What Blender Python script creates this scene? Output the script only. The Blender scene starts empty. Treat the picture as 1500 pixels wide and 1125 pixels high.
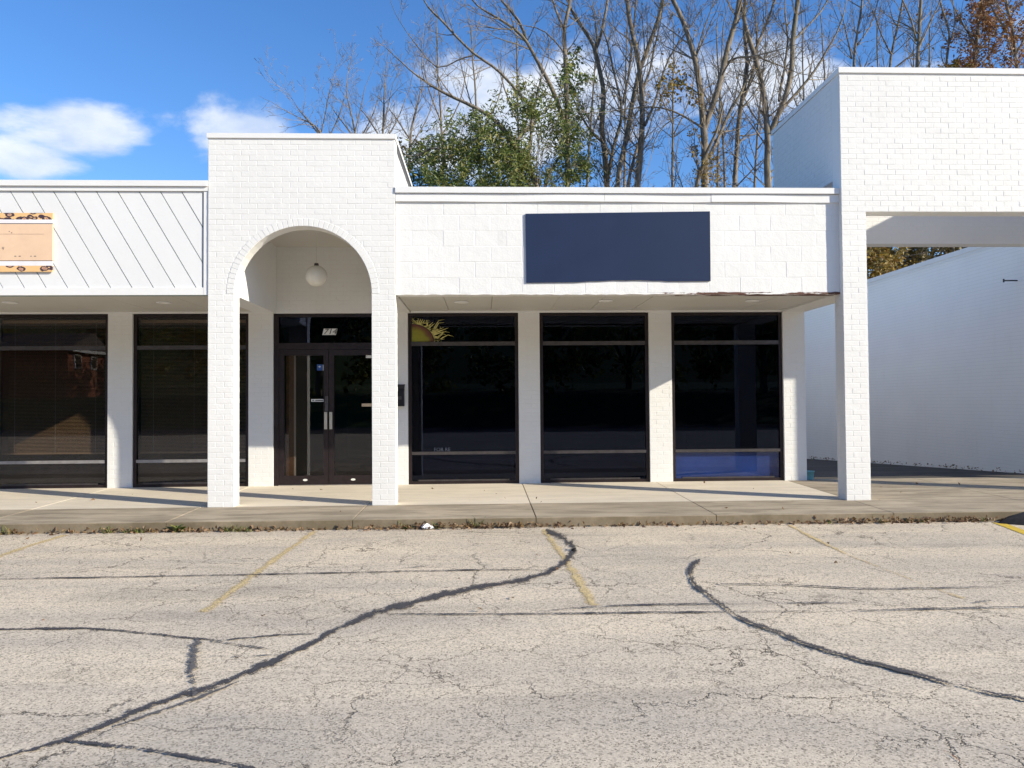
import bpy, math, random
import numpy as np
from mathutils import Vector, Matrix
R = math.radians
rng = random.Random(7)
S = bpy.context.scene
COL = S.collection

# ------------------------------------------------------------------ camera
F, PCX, PCY = 1133.0, 750.0, 562.5
YAW, PITCH, ROLL, ZC = R(2.1), R(1.39), 0.0072, 1.40
fw = np.array([math.sin(YAW)*math.cos(PITCH), math.cos(YAW)*math.cos(PITCH), math.sin(PITCH)])
r0 = np.array([math.cos(YAW), -math.sin(YAW), 0.0]); u0 = np.cross(r0, fw)
rt = r0*math.cos(ROLL) - u0*math.sin(ROLL); up = u0*math.cos(ROLL) + r0*math.sin(ROLL)
CAM = np.array([0, 0, ZC])
def ray(x, y): return fw + rt*(x-PCX)/F - up*(y-PCY)/F
def onY(x, y, Y): d = ray(x, y); return CAM + d*(Y/d[1])
def onZ(x, y, Z=0.0): d = ray(x, y); return CAM + d*((Z-ZC)/d[2])
cd = bpy.data.cameras.new('camera'); co = bpy.data.objects.new('camera', cd); COL.objects.link(co)
co.matrix_world = Matrix(((rt[0], up[0], -fw[0], 0), (rt[1], up[1], -fw[1], 0), (rt[2], up[2], -fw[2], ZC), (0, 0, 0, 1)))
cd.sensor_width = 36; cd.lens = 36*F/1500; cd.clip_start = 0.05; cd.clip_end = 5000
S.camera = co

# ------------------------------------------------------------------ sky, sun, exposure
SUN_AZ, SUN_EL = R(26.6), R(24)          # azimuth measured from +X towards -Y
sv = Vector((math.cos(SUN_AZ)*math.cos(SUN_EL), -math.sin(SUN_AZ)*math.cos(SUN_EL), math.sin(SUN_EL)))
W = bpy.data.worlds.new('World'); S.world = W; W.use_nodes = True
nt = W.node_tree; nt.nodes.clear()
def N(t, typ, **kw):
    n = t.nodes.new(typ)
    for k, v in kw.items(): setattr(n, k, v)
    return n
def MATH(t, op, a, b=None, c=None, clamp=False):
    n = N(t, 'ShaderNodeMath', operation=op, use_clamp=clamp)
    for i, v in enumerate((a, b, c)):
        if v is None: continue
        if isinstance(v, (int, float)): n.inputs[i].default_value = v
        else: t.links.new(v, n.inputs[i])
    return n.outputs[0]
def MIX(t, fac, a, b, mode='MIX'):
    n = N(t, 'ShaderNodeMix', data_type='RGBA', blend_type=mode)
    for i, v in ((0, fac), (6, a), (7, b)):
        if isinstance(v, (int, float)): n.inputs[i].default_value = v
        elif isinstance(v, tuple): n.inputs[i].default_value = (*v, 1) if len(v) == 3 else v
        else: t.links.new(v, n.inputs[i])
    return n.outputs[2]
def RAMP(t, v, stops, interp='LINEAR'):
    n = N(t, 'ShaderNodeValToRGB'); n.color_ramp.interpolation = interp
    e = n.color_ramp.elements
    while len(e) < len(stops): e.new(0.5)
    for q, (p, c) in zip(e, stops):
        q.position = p; q.color = (c, c, c, 1) if isinstance(c, (int, float)) else (*c, 1)
    t.links.new(v, n.inputs[0]); return n.outputs[0]
def NOISE(t, vec, scale, detail=4, rough=0.55, dist=0.0, out=0):
    n = N(t, 'ShaderNodeTexNoise'); n.inputs['Scale'].default_value = scale
    n.inputs['Detail'].default_value = detail; n.inputs['Roughness'].default_value = rough
    n.inputs['Distortion'].default_value = dist
    if vec is not None: t.links.new(vec, n.inputs['Vector'])
    return n.outputs[out]

sky = N(nt, 'ShaderNodeTexSky', sky_type='NISHITA', sun_disc=False)
sky.sun_elevation = SUN_EL; sky.sun_rotation = R(90)+SUN_AZ
sky.air_density = 1.0; sky.dust_density = 0.3; sky.ozone_density = 3.0
hs = N(nt, 'ShaderNodeHueSaturation'); hs.inputs['Saturation'].default_value = 1.2
nt.links.new(sky.outputs[0], hs.inputs['Color'])
tc = N(nt, 'ShaderNodeTexCoord'); sx = N(nt, 'ShaderNodeSeparateXYZ'); nt.links.new(tc.outputs['Generated'], sx.inputs[0])
az = MATH(nt, 'ARCTAN2', sx.outputs[0], sx.outputs[1]); el = MATH(nt, 'ARCSINE', sx.outputs[2])
mp = N(nt, 'ShaderNodeMapping'); mp.inputs['Scale'].default_value = (1, 1, 1.9); mp.inputs['Location'].default_value = (3.1, 0.4, 1.7)
nt.links.new(tc.outputs['Generated'], mp.inputs[0])
n1 = NOISE(nt, mp.outputs[0], 5.0, 8, 0.56, 0.25)
def sky_dir(px, py):
    d = ray(px, py); d = d/np.linalg.norm(d); return math.atan2(d[0], d[1]), math.asin(d[2])
blob = None        # a few cumulus banks; the noise breaks them up and scatters more of them all round
for px, py, ra, re, w in ((140, 178, .058, .036, 1.1), (40, 238, .06, .018, .9), (365, 205, .05, .03, 1.0), (760, 150, .16, .05, .8),
                          (960, 130, .17, .055, .9), (1110, 110, .12, .05, .9), (620, 190, .10, .04, .8), (1230, 110, .08, .03, .6)):
    a0, e0 = sky_dir(px, py)
    d2 = MATH(nt, 'ADD', MATH(nt, 'POWER', MATH(nt, 'DIVIDE', MATH(nt, 'SUBTRACT', az, a0), ra), 2.0),
              MATH(nt, 'POWER', MATH(nt, 'DIVIDE', MATH(nt, 'SUBTRACT', el, e0), re), 2.0))
    g = MATH(nt, 'MULTIPLY', MATH(nt, 'EXPONENT', MATH(nt, 'MULTIPLY', d2, -0.8)), w)
    blob = g if blob is None else MATH(nt, 'MAXIMUM', blob, g)
dens = MATH(nt, 'ADD', MATH(nt, 'MULTIPLY', blob, 0.27), n1)
cl = RAMP(nt, dens, [(0.605, 0.0), (0.77, 1.0)], 'EASE')
shade = NOISE(nt, mp.outputs[0], 9.0, 5, 0.6)
ccol = MIX(nt, RAMP(nt, shade, [(0.35, 0.0), (0.62, 1.0)]), (3.6, 4.2, 5.3), (5.6, 5.8, 6.0))
blue = MIX(nt, 1.0, hs.outputs[0], (0.93, 0.97, 1.13), 'MULTIPLY')
fin = MIX(nt, MATH(nt, 'MULTIPLY', cl, 0.86), blue, ccol)
bg = N(nt, 'ShaderNodeBackground'); bg.inputs[1].default_value = 0.112
nt.links.new(fin, bg.inputs[0]); wo = N(nt, 'ShaderNodeOutputWorld'); nt.links.new(bg.outputs[0], wo.inputs[0])

sl = bpy.data.lights.new('sun', 'SUN'); sl.energy = 4.1; sl.angle = R(0.53); sl.color = (1.0, 0.915, 0.745)
so = bpy.data.objects.new('sun', sl); COL.objects.link(so); so.rotation_euler = sv.to_track_quat('Z', 'Y').to_euler(); so.location = (30, -14, 20)
S.view_settings.view_transform = 'Standard'; S.view_settings.look = 'None'
S.view_settings.exposure = 0.74; S.view_settings.gamma = 1.0; S.view_settings.use_curve_mapping = False
S.render.engine = 'CYCLES'

# ------------------------------------------------------------------ materials
MATS = {}
def new_mat(name):
    m = bpy.data.materials.new(name); m.use_nodes = True; t = m.node_tree; t.nodes.clear()
    p = N(t, 'ShaderNodeBsdfPrincipled'); o = N(t, 'ShaderNodeOutputMaterial'); t.links.new(p.outputs[0], o.inputs[0])
    MATS[name] = m; return m, t, p, o
def obj_co(t): return N(t, 'ShaderNodeTexCoord').outputs['Object']
def world_co(t): return N(t, 'ShaderNodeNewGeometry').outputs['Position']
def bump(t, p, h, strength, dist=0.01):
    b = N(t, 'ShaderNodeBump'); b.inputs['Strength'].default_value = strength; b.inputs['Distance'].default_value = dist
    t.links.new(h, b.inputs['Height']); t.links.new(b.outputs[0], p.inputs['Normal'])
def simple(name, col, rough=0.6, var=0.12, scale=8.0, metal=0.0, bmp=0.15, spec=0.4):
    m, t, p, o = new_mat(name); w = world_co(t)
    n = NOISE(t, w, scale, 5, 0.6)
    c = MIX(t, RAMP(t, n, [(0.3, 0.0), (0.7, 1.0)]), tuple(v*(1-var) for v in col), tuple(min(1, v*(1+var)) for v in col))
    t.links.new(c, p.inputs['Base Color']); p.inputs['Roughness'].default_value = rough; p.inputs['Metallic'].default_value = metal
    p.inputs['Specular IOR Level'].default_value = spec
    if bmp: bump(t, p, NOISE(t, w, scale*12, 3, 0.6), bmp, 0.004)
    return m
def paint_white(name, col, grime=0.35, bmp=0.3, rnd=0.05):
    """old white masonry paint: faint roller mottling, thin dirt, pinholes"""
    m, t, p, o = new_mat(name); w = world_co(t)
    oi = N(t, 'ShaderNodeObjectInfo')
    big = NOISE(t, w, 1.1, 5, 0.6); fine = NOISE(t, w, 26, 4, 0.6)
    st = N(t, 'ShaderNodeMapping'); st.inputs['Scale'].default_value = (7, 7, 0.7); t.links.new(w, st.inputs[0])
    streak = NOISE(t, st.outputs[0], 1.0, 5, 0.65)
    c = MIX(t, RAMP(t, big, [(0.35, 0.0), (0.75, 1.0)]), tuple(v*0.95 for v in col), col)
    c = MIX(t, MATH(t, 'MULTIPLY', RAMP(t, streak, [(0.55, 0.0), (0.8, 1.0)]), grime*0.5), c, tuple(v*q for v, q in zip(col, (.80, .76, .68))))
    c = MIX(t, MATH(t, 'MULTIPLY', RAMP(t, fine, [(0.62, 0.0), (0.75, 1.0)]), grime*0.4), c, tuple(v*.72 for v in col))
    pin = NOISE(t, w, 75, 2, 0.5)
    c = MIX(t, MATH(t, 'MULTIPLY', RAMP(t, pin, [(0.74, 0.0), (0.78, 1.0)]), grime), c, (.22, .19, .16))
    c = MIX(t, MATH(t, 'MULTIPLY', oi.outputs['Random'], rnd*2), c, tuple(v*.82 for v in col))
    t.links.new(c, p.inputs['Base Color']); p.inputs['Roughness'].default_value = 0.62; p.inputs['Specular IOR Level'].default_value = 0.3
    bump(t, p, MATH(t, 'ADD', NOISE(t, w, 45, 4, 0.6), MATH(t, 'MULTIPLY', NOISE(t, w, 9, 3, 0.5), 2.0)), bmp, 0.004)
    return m
WB = (0.79, 0.785, 0.765)
paint_white('white_brick', WB, 0.35, 0.35, 0.05)
paint_white('mortar', (0.775, 0.77, 0.75), 0.4, 0.5, 0)
paint_white('white_block', (0.81, 0.805, 0.785), 0.45, 0.5, 0.03)
paint_white('white_board', (0.78, 0.785, 0.785), 0.25, 0.12, 0.03)
paint_white('white_trim', (0.80, 0.80, 0.79), 0.25, 0.1, 0.02)
paint_white('alley_paint', (0.88, 0.87, 0.845), 0.35, 0.35, 0)
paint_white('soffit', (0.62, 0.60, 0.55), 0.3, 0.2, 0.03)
simple('joint_dirt', (0.07, 0.06, 0.05), 0.95)
simple('groove', (0.20, 0.30, 0.31), 0.8)
simple('bronze', (0.035, 0.026, 0.028), 0.38, 0.2, 14, 0.5, 0.05)
simple('bar_light', (0.36, 0.34, 0.33), 0.5, 0.2, 14, 0.5, 0.05)
simple('bar_metal', (0.10, 0.09, 0.092), 0.4, 0.2, 14, 0.7, 0.05)
simple('silver', (0.62, 0.60, 0.57), 0.3, 0.1, 10, 0.9, 0.03)
simple('black_metal', (0.02, 0.02, 0.024), 0.4, 0.2, 10, 0.3, 0.05)
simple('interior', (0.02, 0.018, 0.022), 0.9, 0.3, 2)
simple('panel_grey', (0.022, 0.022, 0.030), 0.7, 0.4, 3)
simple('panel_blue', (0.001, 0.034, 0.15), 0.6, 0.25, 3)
simple('tan_wood', (0.23, 0.12, 0.06), 0.6, 0.3, 12)
simple('blind', (0.56, 0.43, 0.28), 0.55, 0.1, 20)
simple('sticker_white', (0.72, 0.72, 0.68), 0.5, 0.05)
simple('sticker_blue', (0.03, 0.09, 0.30), 0.5, 0.1)
simple('ink', (0.02, 0.02, 0.02), 0.6, 0.1)
simple('faded_ink', (0.30, 0.24, 0.20), 0.7, 0.3, 40)
simple('ghost_letter', (0.09, 0.10, 0.13), 0.5, 0.2)
simple('navy_sign', (0.0165, 0.030, 0.074), 0.55, 0.05, 3, 0, 0.03, 0.2)
simple('peach', (0.80, 0.56, 0.38), 0.6, 0.05, 6)
simple('sign_white', (0.82, 0.79, 0.80), 0.6, 0.05, 6)
simple('rust', (0.17, 0.065, 0.035), 0.85, 0.5, 25, 0, 0.5)
simple('globe', (0.80, 0.77, 0.70), 0.25, 0.06, 9, 0, 0.0, 0.5)
simple('lens', (0.85, 0.83, 0.78), 0.3, 0.03)
simple('teal', (0.20, 0.45, 0.46), 0.5, 0.1)
simple('paper', (0.85, 0.85, 0.83), 0.8, 0.06, 20)
simple('roofing', (0.09, 0.09, 0.095), 0.9, 0.3, 4, 0, 0.5)
simple('house_brick', (0.26, 0.085, 0.05), 0.85, 0.3, 6, 0, 0.4)
simple('house_trim', (0.75, 0.75, 0.75), 0.6)
simple('shingle', (0.11, 0.10, 0.10), 0.9, 0.3, 6)
simple('road', (0.06, 0.06, 0.062), 0.9, 0.2, 3, 0, 0.5)
simple('grass_sheet', (0.055, 0.085, 0.025), 0.95, 0.4, 1.5, 0, 0.6)
simple('forest_floor', (0.12, 0.085, 0.045), 0.95, 0.4, 0.8, 0, 0.8)
simple('yellow_kerb', (0.62, 0.42, 0.04), 0.7, 0.25, 14, 0, 0.4)
simple('black_berm', (0.028, 0.026, 0.026), 0.85, 0.4, 14, 0, 0.9)

def glass(name, tint, ior=1.42, refl=(.9, .93, 1)):
    m, t, p, o = new_mat(name); t.nodes.remove(p)
    tr = N(t, 'ShaderNodeBsdfTransparent'); tr.inputs[0].default_value = (*tint, 1)
    gl = N(t, 'ShaderNodeBsdfGlossy'); gl.inputs['Roughness'].default_value = 0.0; gl.inputs[0].default_value = (*refl, 1)
    lw = N(t, 'ShaderNodeLayerWeight'); lw.inputs[0].default_value = 0.5; f0 = ((ior-1)/(ior+1))**2
    fr = MATH(t, 'MULTIPLY_ADD', MATH(t, 'POWER', lw.outputs['Facing'], 5.0), 1-f0, f0)   # Schlick, the same from both sides of the pane
    b = N(t, 'ShaderNodeBump'); b.inputs['Strength'].default_value = 0.02; b.inputs['Distance'].default_value = 0.02
    t.links.new(NOISE(t, world_co(t), 1.6, 2, 0.4), b.inputs['Height'])
    t.links.new(b.outputs[0], gl.inputs['Normal'])
    ms = N(t, 'ShaderNodeMixShader'); t.links.new(fr, ms.inputs[0]); t.links.new(tr.outputs[0], ms.inputs[1]); t.links.new(gl.outputs[0], ms.inputs[2])
    t.links.new(ms.outputs[0], o.inputs[0]); return m
glass('dark_glass', (0.24, 0.27, 0.38), 1.42, (.55, .66, 1.0)); glass('clear_glass', (0.68, 0.65, 0.62), 1.52); glass('blue_glass', (0.86, 0.88, 0.96))

def mat_asphalt(name, light, dark, worn=True):
    m, t, p, o = new_mat(name); w = world_co(t)
    # aggregate
    v = N(t, 'ShaderNodeTexVoronoi'); v.inputs['Scale'].default_value = 125; v.inputs['Randomness'].default_value = 1; t.links.new(w, v.inputs['Vector'])
    sp = N(t, 'ShaderNodeSeparateColor'); t.links.new(v.outputs['Color'], sp.inputs[0])
    agg = RAMP(t, sp.outputs[0], [(0.0, 0.40), (0.14, 0.62), (0.27, 0.93), (0.75, 1.0), (1.0, 1.18)])
    v2 = N(t, 'ShaderNodeTexVoronoi'); v2.inputs['Scale'].default_value = 62; t.links.new(w, v2.inputs['Vector'])
    sp2 = N(t, 'ShaderNodeSeparateColor'); t.links.new(v2.outputs['Color'], sp2.inputs[0])
    agg2 = RAMP(t, sp2.outputs[1], [(0.0, 0.66), (0.12, 0.95), (1.0, 1.03)])
    st = N(t, 'ShaderNodeMapping'); st.inputs['Scale'].default_value = (0.16, 1.1, 1); t.links.new(w, st.inputs[0])
    bands = NOISE(t, st.outputs[0], 1.5, 6, 0.62, 0.4)
    blot = NOISE(t, w, 0.55, 6, 0.6, 0.3)
    tone = MATH(t, 'ADD', MATH(t, 'MULTIPLY', bands, 0.6), MATH(t, 'MULTIPLY', blot, 0.4))
    base = MIX(t, RAMP(t, tone, [(0.36, 0.0), (0.60, 1.0)]), dark, light)
    sm_ = N(t, 'ShaderNodeMapping'); sm_.inputs['Scale'].default_value = (0.35, 1.3, 1); sm_.inputs['Location'].default_value = (4.2, 1.3, 0); t.links.new(w, sm_.inputs[0])
    oil = RAMP(t, NOISE(t, sm_.outputs[0], 0.9, 5, 0.6, 0.6), [(0.56, 0.0), (0.70, 1.0)])
    drip = RAMP(t, NOISE(t, w, 2.4, 3, 0.5), [(0.70, 0.0), (0.76, 1.0)])
    base = MIX(t, MATH(t, 'MULTIPLY', oil, 0.38 if worn else 0.2), base, tuple(v*.5 for v in dark)); base = MIX(t, MATH(t, 'MULTIPLY', drip, 0.25 if worn else 0.1), base, tuple(v*.4 for v in dark))
    c = MIX(t, 1.0, base, agg, 'MULTIPLY'); c = MIX(t, 1.0, c, agg2, 'MULTIPLY')
    hgt = MATH(t, 'MULTIPLY', sp.outputs[0], 0.5)
    if worn:
        wp = N(t, 'ShaderNodeVectorMath', operation='ADD')
        nz = N(t, 'ShaderNodeTexNoise'); nz.inputs['Scale'].default_value = 2.2; nz.inputs['Detail'].default_value = 6; nz.inputs['Roughness'].default_value = 0.66; t.links.new(w, nz.inputs['Vector'])
        sc = N(t, 'ShaderNodeVectorMath', operation='SCALE'); sc.inputs[3].default_value = 0.5
        t.links.new(nz.outputs['Color'], sc.inputs[0]); t.links.new(w, wp.inputs[0]); t.links.new(sc.outputs[0], wp.inputs[1])
        tot = None
        for scale, width, lo, hi, seed in ((1.0, 0.007, .45, .58, 0.0), (2.3, 0.009, .42, .57, 9.0)):
            mpn = N(t, 'ShaderNodeMapping'); mpn.inputs['Location'].default_value = (seed, seed*2, 0); t.links.new(wp.outputs[0], mpn.inputs[0])
            vc = N(t, 'ShaderNodeTexVoronoi', feature='DISTANCE_TO_EDGE'); vc.inputs['Scale'].default_value = scale; t.links.new(mpn.outputs[0], vc.inputs['Vector'])
            ln = RAMP(t, vc.outputs['Distance'], [(0.0, 1.0), (width*0.45, 0.9), (width, 0.0)])
            msk = RAMP(t, NOISE(t, mpn.outputs[0], 0.9, 4, 0.6), [(lo, 0.0), (hi, 1.0)])
            k = MATH(t, 'MULTIPLY', ln, msk); tot = k if tot is None else MATH(t, 'MAXIMUM', tot, k)
        c = MIX(t, MATH(t, 'MULTIPLY', tot, 0.85), c, (0.035, 0.030, 0.027))
        hgt = MATH(t, 'SUBTRACT', hgt, MATH(t, 'MULTIPLY', tot, 1.6))
    t.links.new(c, p.inputs['Base Color']); p.inputs['Roughness'].default_value = 0.9; p.inputs['Specular IOR Level'].default_value = 0.2
    bump(t, p, hgt, 0.55, 0.006)
    return m
mat_asphalt('lot', (0.74, 0.625, 0.465), (0.50, 0.435, 0.35))
mat_asphalt('alley', (0.13, 0.115, 0.105), (0.075, 0.066, 0.06), False)

def strip_mat(name, col, cover, speck=70):
    """tar or worn paint lying on the asphalt: breaks up into grains towards its edges (UV.y runs across)"""
    m, t, p, o = new_mat(name)
    uv = N(t, 'ShaderNodeUVMap'); s = N(t, 'ShaderNodeSeparateXYZ'); t.links.new(uv.outputs[0], s.inputs[0])
    edge = MATH(t, 'SUBTRACT', 1.0, MATH(t, 'ABSOLUTE', MATH(t, 'SUBTRACT', MATH(t, 'MULTIPLY', s.outputs[1], 2.0), 1.0)))
    w = world_co(t)
    g = NOISE(t, w, speck, 3, 0.7); lo = NOISE(t, w, 3.2, 5, 0.65)
    a = MATH(t, 'ADD', MATH(t, 'MULTIPLY', edge, 0.9), MATH(t, 'ADD', MATH(t, 'MULTIPLY', g, 1.2), MATH(t, 'MULTIPLY', lo, 0.9)))
    al = RAMP(t, MATH(t, 'SUBTRACT', a, 1.9-cover), [(0.44, 0.0), (0.53, 1.0)])
    c = MIX(t, RAMP(t, g, [(0.35, 0.0), (0.7, 1.0)]), tuple(v*0.7 for v in col), tuple(v*1.3 for v in col))
    t.links.new(c, p.inputs['Base Color']); p.inputs['Roughness'].default_value = 0.75
    tr = N(t, 'ShaderNodeBsdfTransparent'); ms = N(t, 'ShaderNodeMixShader')
    t.links.new(al, ms.inputs[0]); t.links.new(tr.outputs[0], ms.inputs[1]); t.links.new(p.outputs[0], ms.inputs[2]); t.links.new(ms.outputs[0], o.inputs[0])
    return m
strip_mat('tar', (0.060, 0.055, 0.057), 0.62); strip_mat('tar_thin', (0.115, 0.105, 0.10), 0.56)
strip_mat('yellow_line', (0.60, 0.46, 0.23), 0.58); strip_mat('yellow_faint', (0.58, 0.45, 0.25), 0.42)
strip_mat('rust_stain', (0.26, 0.12, 0.06), 0.40); strip_mat('white_scuff', (0.72, 0.71, 0.68), 0.40)

def mat_concrete(name, col, dirty):
    m, t, p, o = new_mat(name); w = world_co(t); oi = N(t, 'ShaderNodeObjectInfo')
    big = NOISE(t, w, 0.8, 6, 0.62, 0.5); fine = NOISE(t, w, 60, 3, 0.6); st = N(t, 'ShaderNodeMapping'); st.inputs['Scale'].default_value = (0.8, 3.5, 1); t.links.new(w, st.inputs[0])
    sm = NOISE(t, st.outputs[0], 1.6, 6, 0.65, 0.3)
    c = MIX(t, RAMP(t, big, [(0.35, 0.0), (0.7, 1.0)]), tuple(v*(1-.25*dirty) for v in col), col)
    c = MIX(t, MATH(t, 'MULTIPLY', RAMP(t, sm, [(0.42, 0.0), (0.62, 1.0)]), 0.8*dirty), c, tuple(v*.40 for v in col))
    c = MIX(t, MATH(t, 'MULTIPLY', RAMP(t, fine, [(0.3, 1.0), (0.55, 0.0)]), 0.25), c, tuple(v*.6 for v in col))
    c = MIX(t, MATH(t, 'MULTIPLY', oi.outputs['Random'], 0.18), c, tuple(v*.7 for v in col))
    # splash dirt and algae on the upright kerb face
    gn = N(t, 'ShaderNodeNewGeometry'); sn = N(t, 'ShaderNodeSeparateXYZ'); t.links.new(gn.outputs['True Normal'], sn.inputs[0])
    face = RAMP(t, MATH(t, 'MULTIPLY', sn.outputs[1], -1.0), [(0.6, 0.0), (0.8, 1.0)])
    c = MIX(t, MATH(t, 'MULTIPLY', face, RAMP(t, NOISE(t, w, 2.6, 6, 0.7), [(0.30, 0.35), (0.62, 0.9)])), c, (0.15, 0.12, 0.075))
    t.links.new(c, p.inputs['Base Color']); p.inputs['Roughness'].default_value = 0.88; p.inputs['Specular IOR Level'].default_value = 0.25
    bump(t, p, MATH(t, 'ADD', fine, MATH(t, 'MULTIPLY', big, 2)), 0.35, 0.004)
mat_concrete('walk_light', (0.76, 0.67, 0.53), 0.3); mat_concrete('walk_grey', (0.50, 0.415, 0.30), 1.0)

def mat_bark(name, a, b):
    m, t, p, o = new_mat(name); w = world_co(t); st = N(t, 'ShaderNodeMapping'); st.inputs['Scale'].default_value = (9, 9, 1.6); t.links.new(w, st.inputs[0])
    n = NOISE(t, st.outputs[0], 1.6, 6, 0.65, 0.4); l = NOISE(t, w, 0.9, 3, 0.5)
    c = MIX(t, RAMP(t, n, [(0.35, 0.0), (0.65, 1.0)]), a, b); c = MIX(t, MATH(t, 'MULTIPLY', RAMP(t, l, [(0.5, 0.0), (0.7, 1.0)]), .35), c, (0.13, 0.13, 0.06))
    t.links.new(c, p.inputs['Base Color']); p.inputs['Roughness'].default_value = 0.9; bump(t, p, n, 0.8, 0.02)
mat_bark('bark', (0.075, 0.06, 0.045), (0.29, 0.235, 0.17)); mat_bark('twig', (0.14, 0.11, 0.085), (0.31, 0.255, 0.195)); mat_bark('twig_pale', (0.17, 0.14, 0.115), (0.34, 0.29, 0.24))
def mat_leaf(name, cols):
    m, t, p, o = new_mat(name)
    ca = N(t, 'ShaderNodeAttribute', attribute_name='tint'); r = N(t, 'ShaderNodeValToRGB'); e = r.color_ramp.elements
    while len(e) < len(cols): e.new(.5)
    for i, (q, c) in enumerate(zip(e, cols)): q.position = i/(len(cols)-1); q.color = (*c, 1)
    t.links.new(ca.outputs['Fac'], r.inputs[0]); t.links.new(r.outputs[0], p.inputs['Base Color']); p.inputs['Roughness'].default_value = 0.55
    tl = N(t, 'ShaderNodeBsdfTranslucent'); t.links.new(r.outputs[0], tl.inputs[0]); ms = N(t, 'ShaderNodeMixShader'); ms.inputs[0].default_value = .3
    t.links.new(p.outputs[0], ms.inputs[1]); t.links.new(tl.outputs[0], ms.inputs[2]); t.links.new(ms.outputs[0], o.inputs[0])
mat_leaf('leaf_green', [(0.05, 0.085, 0.016), (0.12, 0.17, 0.035), (0.22, 0.25, 0.055), (0.32, 0.27, 0.09)])
mat_leaf('leaf_olive', [(0.07, 0.06, 0.025), (0.13, 0.105, 0.04), (0.20, 0.15, 0.07), (0.10, 0.11, 0.03)])
mat_leaf('leaf_yellow', [(0.10, 0.085, 0.02), (0.24, 0.17, 0.03), (0.36, 0.24, 0.04), (0.20, 0.10, 0.03)])
mat_leaf('leaf_rust', [(0.14, 0.055, 0.025), (0.26, 0.105, 0.04), (0.36, 0.19, 0.06), (0.20, 0.10, 0.045)])
mat_leaf('leaf_litter', [(0.10, 0.055, 0.03), (0.22, 0.13, 0.07), (0.34, 0.22, 0.13), (0.16, 0.10, 0.03)])
mat_leaf('weed', [(0.04, 0.07, 0.012), (0.11, 0.17, 0.03), (0.22, 0.26, 0.05), (0.28, 0.22, 0.09)])

def mat_leopard():
    m, t, p, o = new_mat('leopard'); w = world_co(t); nz = N(t, 'ShaderNodeTexNoise'); nz.inputs['Scale'].default_value = 14; t.links.new(w, nz.inputs['Vector'])
    sc = N(t, 'ShaderNodeVectorMath', operation='SCALE'); sc.inputs[3].default_value = 0.05; t.links.new(nz.outputs['Color'], sc.inputs[0])
    ad = N(t, 'ShaderNodeVectorMath', operation='ADD'); t.links.new(w, ad.inputs[0]); t.links.new(sc.outputs[0], ad.inputs[1])
    mpn = N(t, 'ShaderNodeMapping'); mpn.inputs['Scale'].default_value = (8.5, 0, 15); t.links.new(ad.outputs[0], mpn.inputs[0])
    v = N(t, 'ShaderNodeTexVoronoi'); v.inputs['Scale'].default_value = 1; t.links.new(mpn.outputs[0], v.inputs['Vector'])
    c = MIX(t, RAMP(t, v.outputs['Distance'], [(0.20, 1.0), (0.24, 0.0)]), (0.82, 0.52, 0.24), (0.45, 0.22, 0.17))
    ring = RAMP(t, v.outputs['Distance'], [(0.24, 0.0), (0.29, 1.0), (0.45, 1.0), (0.50, 0.0)])
    c = MIX(t, ring, c, (0.06, 0.035, 0.05)); t.links.new(c, p.inputs['Base Color']); p.inputs['Roughness'].default_value = 0.6
mat_leopard()
def mat_sun():
    m, t, p, o = new_mat('sun_paint'); ca = N(t, 'ShaderNodeAttribute', attribute_name='tint'); w = world_co(t)
    f = MATH(t, 'ADD', ca.outputs['Fac'], MATH(t, 'MULTIPLY', MATH(t, 'SUBTRACT', NOISE(t, w, 11, 4, .6), 0.5), 0.35))
    r = N(t, 'ShaderNodeValToRGB'); e = r.color_ramp.elements; e.new(.6); e.new(.85)
    for q, (ps, c) in zip(e, ((0, (.29, .29, .025)), (.6, (.24, .22, .02)), (.85, (.13, .05, .02)), (1, (.12, .03, .03)))): q.position = ps; q.color = (*c, 1)
    t.links.new(f, r.inputs[0]); t.links.new(r.outputs[0], p.inputs['Base Color']); p.inputs['Roughness'].default_value = .5
mat_sun(); simple('ray_paint', (0.52, 0.47, 0.16), 0.5, 0.35, 18, 0, 0)

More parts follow.
